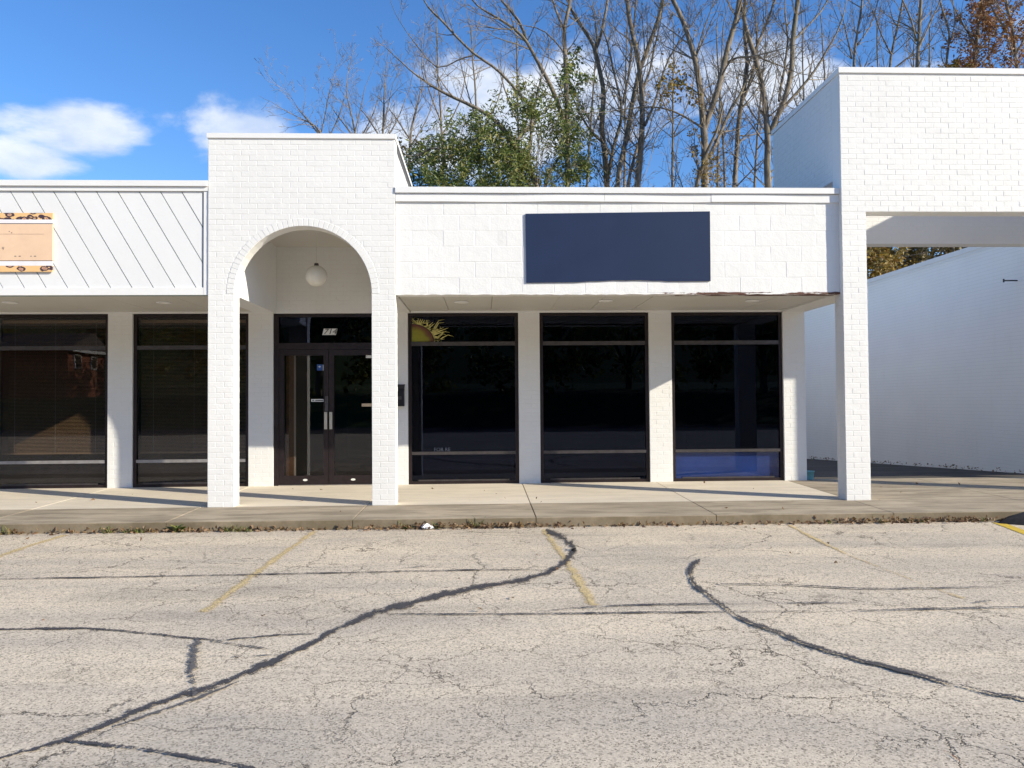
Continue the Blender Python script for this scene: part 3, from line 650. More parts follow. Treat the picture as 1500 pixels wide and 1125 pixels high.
# leopard banner
sg = thing('shop_sign', 'peach sign panel with spotted borders on the diagonal boards', 'sign', (-6.5, LY-.03, 3.065))
sx0, sx1 = -8.2, -5.333
def strip(nm, z0, z1, mat, y=.0): q = MB(); q.box(sx0, sx1, LY-.030-y, LY-.014, z0, z1); return part(nm, q, mat, sg)
strip('border', 3.715, 3.797, 'leopard'); strip('stripe', 3.668, 3.7145, 'sign_white'); strip('rule', 3.660, 3.6675, 'ink'); pan = strip('panel', 3.205, 3.6595, 'peach')
strip('rule', 3.198, 3.2045, 'ink'); strip('stripe', 3.140, 3.1975, 'sign_white'); strip('border', 3.065, 3.1395, 'leopard')
text_mesh('lettering', '9', -5.93, 3.35, LY-.0325, .042, 'faded_ink', sg)
for xa, xb, yy in ((13, 14.2, 339), (16.3, 18, 341), (21, 24, 375.3), (27.5, 30.5, 375.3), (44.5, 46.5, 375.3), (49.8, 53, 375.3)):   # scraps of worn-off print
    X0_, Z0_ = zpx(xa, yy, LY-.031); X1_ = zpx(xb, yy, LY-.031)[0]; q = MB(); q.box(X0_, X1_, LY-.0318, LY-.0309, Z0_-.006, Z0_+.006); part('worn_print', q, 'faded_ink', sg)
q = MB(); q.box(sx0, sx1-.1, LY-.0318, LY-.031, 3.532, 3.5345); part('seam', q, 'faded_ink', sg)

# ================================================================== ARCHED PORCH
TX0, TX1, IX0, IX1 = -3.43, -1.105, -3.11, -1.40
porch = thing('arched_porch', 'tall white brick entrance porch with a round arch', 'building', ((TX0+TX1)/2, YF, walk_z(YF)))
ACX, ACZ, AR = (IX0+IX1)/2, 2.785, (IX1-IX0)/2; TT = 4.745; TD = .22; ZP = walk_z(YF)-.03
# front wall with the arch cut out of it
q = MB(); n = 28; arc = [(ACX+AR*math.cos(math.pi*i/n), ACZ+AR*math.sin(math.pi*i/n)) for i in range(n+1)]
for yy, flip in ((YF+.004, False), (YF+TD, True)):
    for i in range(n):
        (xa, za), (xb, zb) = arc[i], arc[i+1]
        vs = [(xa, yy, za), (xb, yy, zb), (xb, yy, TT), (xa, yy, TT)]
        q.add(vs, [(0, 3, 2, 1) if flip else (0, 1, 2, 3)][:1] if not flip else [(0, 3, 2, 1)])
    for a, b in ((TX0, IX0), (IX1, TX1)):
        q.add([(a, yy, ZP), (b, yy, ZP), (b, yy, TT), (a, yy, TT)], [(0, 1, 2, 3)] if not flip else [(3, 2, 1, 0)])
for i in range(n): (xa, za), (xb, zb) = arc[i], arc[i+1]; q.add([(xa, YF+.004, za), (xb, YF+.004, zb), (xb, YF+TD, zb), (xa, YF+TD, za)], [(0, 3, 2, 1)])
for x, fl in ((TX0, 0), (IX0, 1), (IX1, 0), (TX1, 1)):
    zt = TT if x in (TX0, TX1) else ACZ
    q.add([(x, YF+.004, ZP), (x, YF+TD, ZP), (x, YF+TD, zt), (x, YF+.004, zt)], [(0, 1, 2, 3)] if fl else [(3, 2, 1, 0)])
fwall = part('front_wall', q, 'mortar', porch)
RW = .094
zb0 = walk_z(YF)+.002
bricks(fwall, (TX0, YF+.004), (1, 0), TX1-TX0, zb0, TT-.005, circle=None if False else (ACX-TX0, ACZ, AR+RW), vis=lambda a, b, z: z > 2.7, limit=300) if False else None
# piers below the spring line, wall above it
nrow = int((ACZ-zb0)/CH); zspring = zb0+nrow*CH
bricks(fwall, (TX0, YF+.004), (1, 0), TX1-TX0, zspring, TT-.004, circle=(ACX-TX0, ACZ, AR+RW+.006), limit=300)
bricks(fwall, (TX0, YF+.004), (1, 0), IX0-TX0, zb0, zspring, limit=300); bricks(fwall, (IX1, YF+.004), (1, 0), TX1-IX1, zb0, zspring, limit=300)
bricks(fwall, (IX0, YF+.008), (0, 1), TD-.01, zb0, zspring, single=False); bricks(fwall, (TX1, YF+.008), (0, 1), TD-.01, zb0, zspring, single=False)
# rowlock ring, each brick set radially
q = MB(); nb = 44; ring = MB()
for i in range(nb):
    a0 = math.pi*i/nb+.0034; a1 = math.pi*(i+1)/nb-.0034; r0_, r1_ = AR+.001, AR+RW
    poly = [(ACX+r*math.cos(a), ACZ+r*math.sin(a)) for r, a in ((r0_, a1), (r0_, a0), (r1_, a0), (r1_, a1))]
    b = MB(); pr = .0042+rng.uniform(-.001, .001); e = .003; cxx = sum(p[0] for p in poly)/4; czz = sum(p[1] for p in poly)/4
    inn = [(cxx+(p[0]-cxx)*.93, czz+(p[1]-czz)*.96) for p in poly]; poly = poly[::-1]; inn = inn[::-1]
    vs = [(x, YF+.02, z) for x, z in poly]+[(x, YF+.004-pr+.002, z) for x, z in poly]+[(x, YF+.004-pr, z) for x, z in inn]
    fs = [(k, (k+1) % 4, (k+1) % 4+4, k+4) for k in range(4)]+[(k+4, (k+1) % 4+4, (k+1) % 4+8, k+8) for k in range(4)]+[(8, 9, 10, 11)]
    fs = [f[::-1] for f in fs]; b.add(vs, fs); part('arch_brick', b, 'white_brick', fwall)
# side walls above the arcade, back wall over the door, ceiling, roof
q = MB(); q.box(TX0, IX0-.02, YF+TD, YB+.2, 2.78, TT-.002); part('side_wall', q, 'white_board', porch)
q = MB(); q.box(IX1+.02, TX1-.004, YF+TD, YB+.2, 2.78, TT-.002); sw = part('side_wall', q, 'mortar', porch)
bricks(sw, (TX1-.004, YF+TD+.01), (0, 1), 1.82, 4.14, TT-.01, single=False)
q = MB(); q.box(IX0-.02, IX1+.02, YB, YB+.2, TOPW+.003, 3.79); bw = part('back_wall', q, 'mortar', porch)
bricks(bw, (IX0-.018, YB), (1, 0), IX1-IX0+.036, TOPW+.006, 3.78, single=False)
q = MB(); q.box(IX0-.02, IX1+.02, YF+TD, YB, 3.785, 3.82); part('ceiling', q, 'soffit', porch)
q = MB(); q.box(TX0, TX1, YF+TD, YB+.2, TT-.1, TT-.004); part('roof', q, 'roofing', porch)
q = MB(); q.box(TX0-.014, TX1+.014, YF-.018, YF+.24, TT, 4.805); part('coping', q, 'white_trim', porch)
q = MB(); q.box(TX1-.2, TX1+.016, YF+.2405, YB+.22, TT+.002, 4.803); q.box(TX0-.016, TX0+.2, YF+.2405, YB+.22, TT+.002, 4.803); q.box(TX0, TX1, YB+.0, YB+.22, TT-.05, 4.80); part('coping', q, 'white_trim', porch)
# bronze double door with transom
DX0, DX1, DM = -3.176, -1.522, -2.352
q = MB(); y0, y1 = YB+.03, YB+.10
q.box(DX0, DX0+.075, y0, y1, ZW, TOPW); q.box(DX1-.06, DX1, y0, y1, ZW, TOPW); q.box(DX0+.075, DX1-.06, y0, y1, TOPW-.05, TOPW); q.box(DX0+.075, DX1-.06, y0, y1, 2.23, 2.33)
df = part('door_frame', q, 'bronze', porch)
q = MB(); q.box(DX0+.075, DX1-.06, YB+.066, YB+.072, 2.33, TOPW-.05); part('pane', q, 'dark_glass', df)
q = MB(); x_, z_ = zpx(482, 485.5); q.prism([(x_-.115, z_-.048), (x_+.09, z_-.048), (x_+.115, z_+.048), (x_-.09, z_+.048)], YB+.058, YB+.062); nb_ = part('number_plate', q, 'sticker_white', df)
text_mesh('house_number', '714', x_, z_, YB+.0565, .082, 'ink', df, shear=.28, width=1.15)
q = MB(); q.box(DX0+.075, DX1-.06, y0-.03, y1, ZW-.004, ZW+.012); part('threshold', q, 'silver', df)
for a, b, sd_ in ((DX0+.077, DM-.003, 1), (DM+.003, DX1-.062, -1)):
    q = MB(); sw_ = .075; za, zb = ZW+.014, 2.226; yd0, yd1 = YB+.042, YB+.088
    q.box(a, a+sw_, yd0, yd1, za, zb); q.box(b-sw_, b, yd0, yd1, za, zb); q.box(a+sw_, b-sw_, yd0, yd1, zb-.085, zb); q.box(a+sw_, b-sw_, yd0, yd1, za, za+.135)
    d = part('door', q, 'bronze', porch)
    q = MB(); q.box(a+sw_, b-sw_, YB+.062, YB+.068, za+.135, zb-.085); part('pane', q, 'clear_glass', d)
    hx = b-.035 if sd_ == 1 else a+.035
    q = MB(); q.box(hx-.022, hx+.022, yd0-.045, yd0-.030, 1.02, 1.28); q.box(hx-.012, hx+.012, yd0-.031, yd0, 1.05, 1.07); q.box(hx-.012, hx+.012, yd0-.031, yd0, 1.23, 1.25); part('handle', q, 'silver', d)
    q = MB(); ex = (a+b)/2+.02*sd_; q.prism([(ex+.035*math.cos(t), za+.07+.017*math.sin(t)) for t in [2*math.pi*i/16 for i in range(16)]], yd0-.003, yd0+.001); part('maker_badge', q, 'sticker_white', d)
    if sd_ == 1:
        q = MB(); q.box(b-.05, b-.002, yd0-.02, yd0-.0005, 1.29, 1.52); part('lock_case', q, 'bar_metal', d)
        q = MB(); q.tube([(b-.026, yd0-.034, 1.43), (b-.026, yd0-.019, 1.43)], .014, 12); part('lock_cylinder', q, 'silver', d)
        for (xa, ya, xb, yb), mt in (((458, 514, 474.5, 517.5), 'sticker_white'), ((463, 533.5, 471.5, 542.5), 'sticker_blue'), ((471.8, 534, 476, 542.5), 'sticker_white'), ((454.5, 584.5, 474, 588.5), 'sticker_white')):
            (X0_, Z0_), (X1_, Z1_) = zpx(xa, yb), zpx(xb, ya); q = MB(); q.box(X0_, X1_, YB+.058, YB+.061, Z0_, Z1_); st_ = part('sticker', q, mt, d)
        for xa, xb in ((456.2, 458.8), (460.5, 472.3)):          # print too small to read
            (X0_, Z0_), (X1_, Z1_) = zpx(xa, 587.3), zpx(xb, 585.9); q = MB(); q.box(X0_, X1_, YB+.0565, YB+.0575, Z0_, Z1_); part('print', q, 'ink', d)
        X0_, Z0_ = zpx(467, 537); q = MB(); q.box(X0_-.02, X0_+.02, YB+.0555, YB+.0572, Z0_-.004, Z0_+.004); q.box(X0_-.004, X0_+.004, YB+.0553, YB+.0574, Z0_-.016, Z0_+.016); part('sticker_mark', q, 'sticker_white', d)
        q = MB(); q.box(DX0+.155, DX0+.27, YB+.16, YB+.175, ZW, 2.2); part('inner_board', q, 'tan_wood', d)
        q = MB(); q.box(DX0+.272, DX0+.30, YB+.158, YB+.17, ZW, 2.2); part('inner_reflection', q, 'sticker_white', d)  # white strip standing in for a bright reflection line in the door
    else:
        for (xa, ya, xb, yb), mt in (((535, 514, 545, 524), 'sticker_white'), ((529, 591, 545, 595.5), 'blind')):
            (X0_, Z0_), (X1_, Z1_) = zpx(xa, yb), zpx(xb, ya); q = MB(); q.box(X0_, X1_, YB+.058, YB+.061, Z0_, Z1_); part('sticker', q, mt, d)
room(porch, -3.15, -1.53)

# globe pendant
gx, gz = zpx(463.5, 404.5, 10.85)[0], zpx(463.5, 404.5, 10.85)[1]
lamp = thing('pendant_lamp', 'round white globe lamp hanging inside the arch', 'lamp', (gx, 10.85, gz))
q = MB(); prof = [(.003+.148*math.sin(math.pi*i/16), -.148*math.cos(math.pi*i/16)) for i in range(17)]; q.lathe(prof, (gx, 10.85, gz), 28); part('globe', q, 'globe', lamp, True)
q = MB(); q.lathe([(.001, .185), (.028, .18), (.034, .15), (.045, .138), (.001, .137)], (gx, 10.85, gz), 16); part('cap', q, 'bar_metal', lamp)
q = MB(); q.tube([(gx, 10.85, gz+.17), (gx, 10.85, 3.785)], .0022, 6); part('cord', q, 'soffit', lamp)
# letter box
mx0, mx1 = -1.335, -1.20; mz0, mz1 = zpx(588, 595)[1], zpx(588, 563)[1]
mbx = thing('letter_box', 'black wall letter box beside the sun painted window', 'mailbox', ((mx0+mx1)/2, YB, mz0))
q = MB(); q.box(mx0, mx1, YB-.10, YB-.004, mz0, mz1-.07); part('box', q, 'black_metal', mbx)
q = MB(); q.add([(mx0-.006, YB-.112, mz1-.085), (mx1+.006, YB-.112, mz1-.085), (mx1+.006, YB-.005, mz1), (mx0-.006, YB-.005, mz1), (mx0-.006, YB-.112, mz1-.068), (mx1+.006, YB-.112, mz1-.068)],
    [(0, 1, 5, 4), (4, 5, 2, 3), (0, 4, 3), (1, 2, 5), (0, 3, 2, 1)]); part('lid', q, 'black_metal', mbx)
q = MB(); q.box((mx0+mx1)/2-.03, (mx0+mx1)/2+.03, YB-.103, YB-.1005, mz0+.10, mz0+.15); part('badge', q, 'bar_metal', mbx)

# recessed lights in the soffits
for px, py, lab in ((676, 442, 'recessed light in the soffit over the sun painted window'), (887, 440, 'recessed light in the soffit over the middle display window'), (1102, 440, 'recessed light in the soffit over the blue panelled window'), (15, 442.5, 'recessed light in the soffit below the patterned sign'), (240, 442.5, 'recessed light in the soffit beside the arched porch')):
    p = onZ(px, py, 2.80); t_ = thing('recessed_light', lab, 'light', (p[0], p[1], 2.797), 'soffit lights')
    q = MB(); q.lathe([(.062, -.002), (.064, -.012), (.095, -.010), (.098, 0.0)], (p[0], p[1], 2.797), 20); part('trim_ring', q, 'white_trim', t_, True)
    q = MB(); q.lathe([(.001, -.009), (.05, -.007), (.0625, -.003)], (p[0], p[1], 2.797), 20); part('lens', q, 'lens', t_, True)

# blank navy sign board
a_, b_, c_, d_ = zpx(769.5, 313.5, FY), zpx(1039.5, 310, FY), zpx(1040.5, 412, FY), zpx(771, 414.5, FY)
nv = thing('blank_sign', 'blank navy blue sign board on the white block fascia', 'sign', ((a_[0]+b_[0])/2, FY, d_[1]))
q = MB(); edge = [d_]; n = 26
for i in range(1, n): f_ = i/n; edge.append((d_[0]+(c_[0]-d_[0])*f_, d_[1]+(c_[1]-d_[1])*f_+(.016*math.sin(math.pi*min(1, max(0, (f_-.28)/.5)))+rng.uniform(0, .006) if .3 < f_ < .75 else 0)))
q.prism(edge+[c_, b_, a_], FY-.015, FY-.004); part('board', q, 'navy_sign', nv)

# ================================================================== GATEWAY ON THE RIGHT
GX0, GX1, GY = 4.60, 9.42, YF-.055
gate = thing('brick_gateway', 'tall white brick gateway spanning the alley on slim piers', 'building', (7.0, GY, walk_z(YF)))
GT = 5.615; GB = 3.82; GBK = YB
q = MB(); q.box(GX0, GX1, GY+.004, GY+.24, GB, GT); fw_ = part('front_wall', q, 'mortar', gate)
vis = lambda a, b, z: a < 7.15
bricks(fw_, (GX0, GY+.004), (1, 0), GX1-GX0, GB+.004, GT-.004, vis=vis, limit=300)
q = MB(); q.box(GX0, GX0+.315, GY+.003, GY+.24, walk_z(YF)-.05, GB-.001); pr_ = part('pier', q, 'mortar', gate)
bricks(pr_, (GX0, GY+.003), (1, 0), .315, walk_z(GY)+.003, GB-.002, limit=300, phase=1); bricks(pr_, (GX0, GY+.238), (0, -1), .232, walk_z(GY)+.003, GB-.002, single=False)
q = MB(); q.box(GX1-.42, GX1, GY+.003, GY+.24, walk_z(YF)-.05, GB-.001); part('pier', q, 'white_brick', gate)
# flank wall above the roof of the shop, rear beam, far flank
q = MB(); q.box(GX0+.002, GX0+.24, GY+.24, GBK+.2, 4.28, GT-.001); fl = part('flank_wall', q, 'mortar', gate)
bricks(fl, (GX0+.002, GBK+.2), (0, -1), GBK+.2-GY-.245, 4.285, GT-.004, single=False)
q = MB(); q.box(GX0+.24, GX1-.24, GBK-.03, GBK+.2, 3.83, GT-.2); rb = part('rear_beam', q, 'mortar', gate); bricks(rb, (GX0+.24, GBK-.03), (1, 0), 4.2, 3.835, 4.75, single=False)
q = MB(); q.box(GX1-.18, GX1+.02, GY+.24, GBK+.2, GB, GT-.001); part('flank_wall', q, 'white_brick', gate)
q = MB(); q.box(GX0-.016, GX1+.01, GY-.018, GY+.26, GT, 5.685); part('coping', q, 'white_trim', gate)
q = MB(); q.box(GX0-.014, GX0+.26, GY+.262, GBK+.22, GT+.002, 5.68); part('coping', q, 'white_trim', gate)
q = MB(); q.box(GX1-.185, GX1+.025, GY+.262, GBK+.22, GT+.002, 5.68); part('coping', q, 'white_trim', gate)
q = MB(); q.box(GX0+.02, GX0+.2, YB+.0, YB+.2, 3.86, 4.28); part('post', q, 'mortar', gate)

# ================================================================== NEXT BUILDING ACROSS THE ALLEY
nb2 = thing('alley_building', 'long plain white wall across the alley with thin roof coping', 'building', (12, 18, 0))
AX = 9.45
q = MB(); q.box(AX, 18, YB+.21, 28, -.8, 4.26); aw = part('wall', q, 'mortar', nb2)
st = MB(); z = -.45; r = 0
while z < 4.2:                               # painted brick courses of the long wall
    v0 = 12.02; 
    st.add([(AX-.0025, v0, z), (AX-.0025, 27.9, z), (AX-.0025, 27.9, z+CH-.009), (AX-.0025, v0, z+CH-.009), (AX+.002, v0, z-.002), (AX+.002, 27.9, z-.002), (AX+.002, 27.9, z+CH-.007), (AX+.002, v0, z+CH-.007)],
           [(3, 2, 1, 0), (4, 0, 1, 5), (3, 7, 6, 2)]); z += CH
tag(part('brick_courses', st, 'alley_paint', nb2), kind='stuff')
q = MB(); q.box(AX-.03, 18.02, YB+.2, 28.03, 4.262, 4.36); part('coping', q, 'white_trim', nb2)
q = MB(); q.box(AX-.012, AX+.0, YB+.22, 28.0, 4.20, 4.2615); part('flashing', q, 'white_trim', nb2)
q = MB(); q.box(AX, 18, YF+.03, YF+.25, 2.79, 4.26); part('fascia', q, 'white_block', nb2)
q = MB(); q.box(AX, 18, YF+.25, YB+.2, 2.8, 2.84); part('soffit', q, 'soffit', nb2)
for x in (12.2, 16.0): q = MB(); q.box(x, x+.3, YF+.03, YF+.25, .1, 2.79); part('pier', q, 'white_brick', nb2)
p = onY(1494, 411, 13.3); q = MB(); q.tube([(AX-.25, 13.3, p[2]), (AX+.01, 13.3, p[2])], .012, 6); q.tube([(AX-.25, 13.3, p[2]-.03), (AX-.25, 13.3, p[2]+.03)], .014, 6); part('bracket', q, 'black_metal', nb2)

# teal tub
p = onZ(1188, 704, .16); q = MB(); q.lathe([(.001, 0), (.07, 0), (.078, .02), (.09, .135), (.097, .137), (.097, .147), (.086, .147), (.075, .03), (.001, .025)], (p[0], p[1]+.1, .155), 20)
o = part('plastic_tub', q, 'teal', None, True); tag(o, 'small teal plastic tub behind the corner column', 'tub')
# asphalt berm at the end of the kerb
q = MB(); c0 = onZ(1512, 768, 0); prof = []
for i in range(15):
    t_ = i/14; x = c0[0]-.36+t_*1.6; s_ = math.sin(min(1, t_*2.6)*math.pi/2)
    for j in range(9):
        a = math.pi*j/8; q.v.append((x+rng.uniform(-.01, .01), c0[1]+.08-.27*s_*math.cos(a)+rng.uniform(-.01, .01), -.005+.155*s_*math.sin(a)**.8+rng.uniform(-.006, .006)*(0 < j < 8)))
q.f = [(i*9+j, (i+1)*9+j, (i+1)*9+j+1, i*9+j+1) for i in range(14) for j in range(8)]
o = part('asphalt_berm', q, 'black_berm', None, True); tag(o, 'black asphalt berm butting the kerb beside the yellow line', 'kerb')

# ================================================================== SMALL GROWTH AND LITTER ALONG THE KERB
def leaf_quads(mb, pts, size, asp, up=.3, rnd=rng):
    for p in pts:
        s = size*rnd.uniform(.6, 1.25); d = Vector((rnd.gauss(0, 1), rnd.gauss(0, 1), rnd.gauss(0, 1)*.8-up)).normalized(); n_ = d.orthogonal().normalized(); n_.rotate(Matrix.Rotation(rnd.uniform(0, 6.28), 3, d)); c_ = d.cross(n_)*.25*s*asp
        P = Vector(p); a = P; b = P+d*s*.5+n_*s*asp*.5+c_; c = P+d*s; e = P+d*s*.5-n_*s*asp*.5+c_; k = len(mb.v)
        mb.v += [tuple(a), tuple(b), tuple(c), tuple(e)]; mb.f.append((k, k+1, k+2, k+3)); t_ = rnd.random(); mb.tint += [t_]*4
q = MB(); q.tint = []; pts = []
clumps = [(onZ(px, 772)[0], w_, n_) for px, w_, n_ in ((15, .25, 40), (80, .3, 40), (190, .45, 110), (262, .3, 90), (345, .35, 90), (400, .5, 60), (470, .6, 40), (560, .3, 50), (610, .3, 110), (690, .4, 200), (750, .3, 120), (830, .5, 40), (960, .6, 70), (1090, .6, 60), (1200, .4, 60), (1300, .35, 120), (1345, .3, 120), (1430, .3, 130), (1480, .4, 60))]
for cx_, w_, n_ in clumps:
    for i in range(int(n_*.6)): pts.append((cx_+rng.gauss(0, w_), KY-.012-abs(rng.gauss(0, .035 if n_ < 100 else .06)), .010+rng.random()*(.02 if n_ < 100 else .05)))
for i in range(130): pts.append((rng.uniform(-7.5, 7.2), KY-.012-abs(rng.gauss(0, .06)), .012))
for i in range(26): pts.append((rng.uniform(-7, 7), rng.uniform(KY+.1, YB-.1), 0)); pts[-1] = (pts[-1][0], pts[-1][1], walk_z(pts[-1][1])+.012)
for i in range(40): pts.append((rng.uniform(-7, 7), rng.uniform(5, 8.6), .012))
for i in range(260): t_ = rng.random(); pts.append((AX-.03-abs(rng.gauss(0, .12)), 12.4+t_*14, .17-(t_*14+.5)*.0434+.01+rng.random()*.04))
leaf_quads(q, pts, .05, .6, 0); o = part('leaf_litter', q, 'leaf_litter'); tag(o, 'dry brown leaves lying along the foot of the kerb', 'leaves', kind='stuff')
def weed(px, py, kind, label, grp=None, h=.12, n=14):
    p = onZ(px, py, 0); x, y = p[0], min(p[1], KY-.03); q = MB(); q.tint = []; r_ = random.Random(int(px))
    for i in range(n):
        a = r_.uniform(0, 6.28); lean = r_.uniform(.2, .9); H = h*r_.uniform(.6, 1.1); d = Vector((math.cos(a)*lean, math.sin(a)*lean*.6-.15, 1)).normalized(); sd_ = Vector((-math.sin(a), math.cos(a), 0))
        wd = .004 if kind == 'grass' else .022
        base = Vector((x+r_.uniform(-.05, .05), y+r_.uniform(-.02, .02), 0)); k = len(q.v)
        prof = ((0, 1), (.4, .9), (.75, .6), (1, .05)) if kind == 'grass' else ((0, .12), (.35, .5), (.7, 1), (1, .05))
        for t_, w_ in prof:
            c = base+d*H*t_+Vector((math.cos(a), math.sin(a), 0))*H*.35*t_*t_-Vector((0, 0, H*.3*t_*t_)); q.v += [tuple(c-sd_*wd*w_), tuple(c+sd_*wd*w_)]
        tt = r_.random(); q.tint += [tt]*8; q.f += [(k+2*j, k+2*j+1, k+2*j+3, k+2*j+2) for j in range(3)]
    root = thing('weed' if kind != 'grass' else 'grass_tuft', label, 'plant', (x, y, 0), grp); part('blades' if kind == 'grass' else 'leaves', q, 'weed', root)
weed(262, 779, 'broad', 'bright green broad leaved weed growing at the kerb foot', None, .13, 26)
for i, (px, py, h, n) in enumerate(((8, 783, .16, 14), (158, 781, .12, 24), (186, 780, .10, 20), (205, 781, .10, 18), (330, 779, .11, 18), (348, 779, .13, 16), (365, 779, .09, 14), (600, 773, .16, 12), (640, 773, .14, 14), (700, 772, .2, 16), (1208, 766, .09, 14), (1290, 765, .08, 16), (1325, 765, .09, 18), (1352, 765, .10, 20), (1442, 764, .09, 16))):
    weed(px, py, 'grass', 'wispy tuft of grass growing from the kerb joint', 'grass tufts along the kerb', h, n)
p = onZ(627, 774, 0); q = MB(); r_ = random.Random(5); vs = []
for i in range(6):
    for j in range(6): a = i/5-.5; b = j/5-.5; vs.append((p[0]+a*.13+r_.uniform(-.012, .012), min(p[1], KY-.06)+b*.09+r_.uniform(-.012, .012), .012+.055*max(0, 1-4*(a*a+b*b))*r_.uniform(.5, 1.2)+r_.uniform(0, .015)))
q.add(vs, [(i*6+j, (i+1)*6+j, (i+1)*6+j+1, i*6+j+1) for i in range(5) for j in range(5)]); o = part('crumpled_paper', q, 'paper'); tag(o, 'crumpled white paper lying against the kerb', 'paper')

# ================================================================== TREES
def grow(mb_big, mb_small, leafpts, p, d, L, r, lvl, rnd, trop=.12, kink=.22, density=1.0, maxl=4):
    """one branch as a crooked tapering tube, then its side shoots"""
    n = max(3, int(L/.35)+1) if lvl < 3 else 3
    n = min(n, 9); pts = [Vector(p)]; dd = Vector(d).normalized()
    for i in range(n):
        dd = (dd+Vector((rnd.gauss(0, kink), rnd.gauss(0, kink), rnd.gauss(0, kink)+trop))*.5).normalized(); pts.append(pts[-1]+dd*L/n)
    rads = [max(.0055, r*(1-.8*i/n)) for i in range(n+1)]
    (mb_big if r > .03 else mb_small).tube(pts, rads, 6 if r > .05 else (4 if r > .018 else 3))
    leafpts += [(q_, lvl) for q_ in pts[1:]]
    if lvl >= maxl or L < .25: return
    k = int(max(2, L*2.8*density+rnd.random())) if lvl < 3 else int(2+rnd.random()*3.2*density)
    for i in range(k):
        t_ = rnd.uniform(.18, 1.0); s_ = t_*n; j = min(int(s_), n-1); q_ = pts[j].lerp(pts[j+1], s_-j); ax = (pts[j+1]-pts[j]).normalized()
        o_ = ax.orthogonal().normalized(); o_.rotate(Matrix.Rotation(rnd.uniform(0, 6.28), 3, ax)); an = rnd.uniform(.45, .95)
        nd = (ax*math.cos(an)+o_*math.sin(an)); nl = L*rnd.uniform(.32, .62)*(1.1-.5*t_); nr = min(rads[j]*.62, max(.0045, nl*.011))
        grow(mb_big, mb_small, leafpts, q_, nd, max(nl, .22), nr, lvl+1, rnd, trop, kink, density, maxl)
def ground_h(y): return -.4+3.2*(1-math.exp(-max(0, y-25.5)/14)) if y > 25.5 else -.1
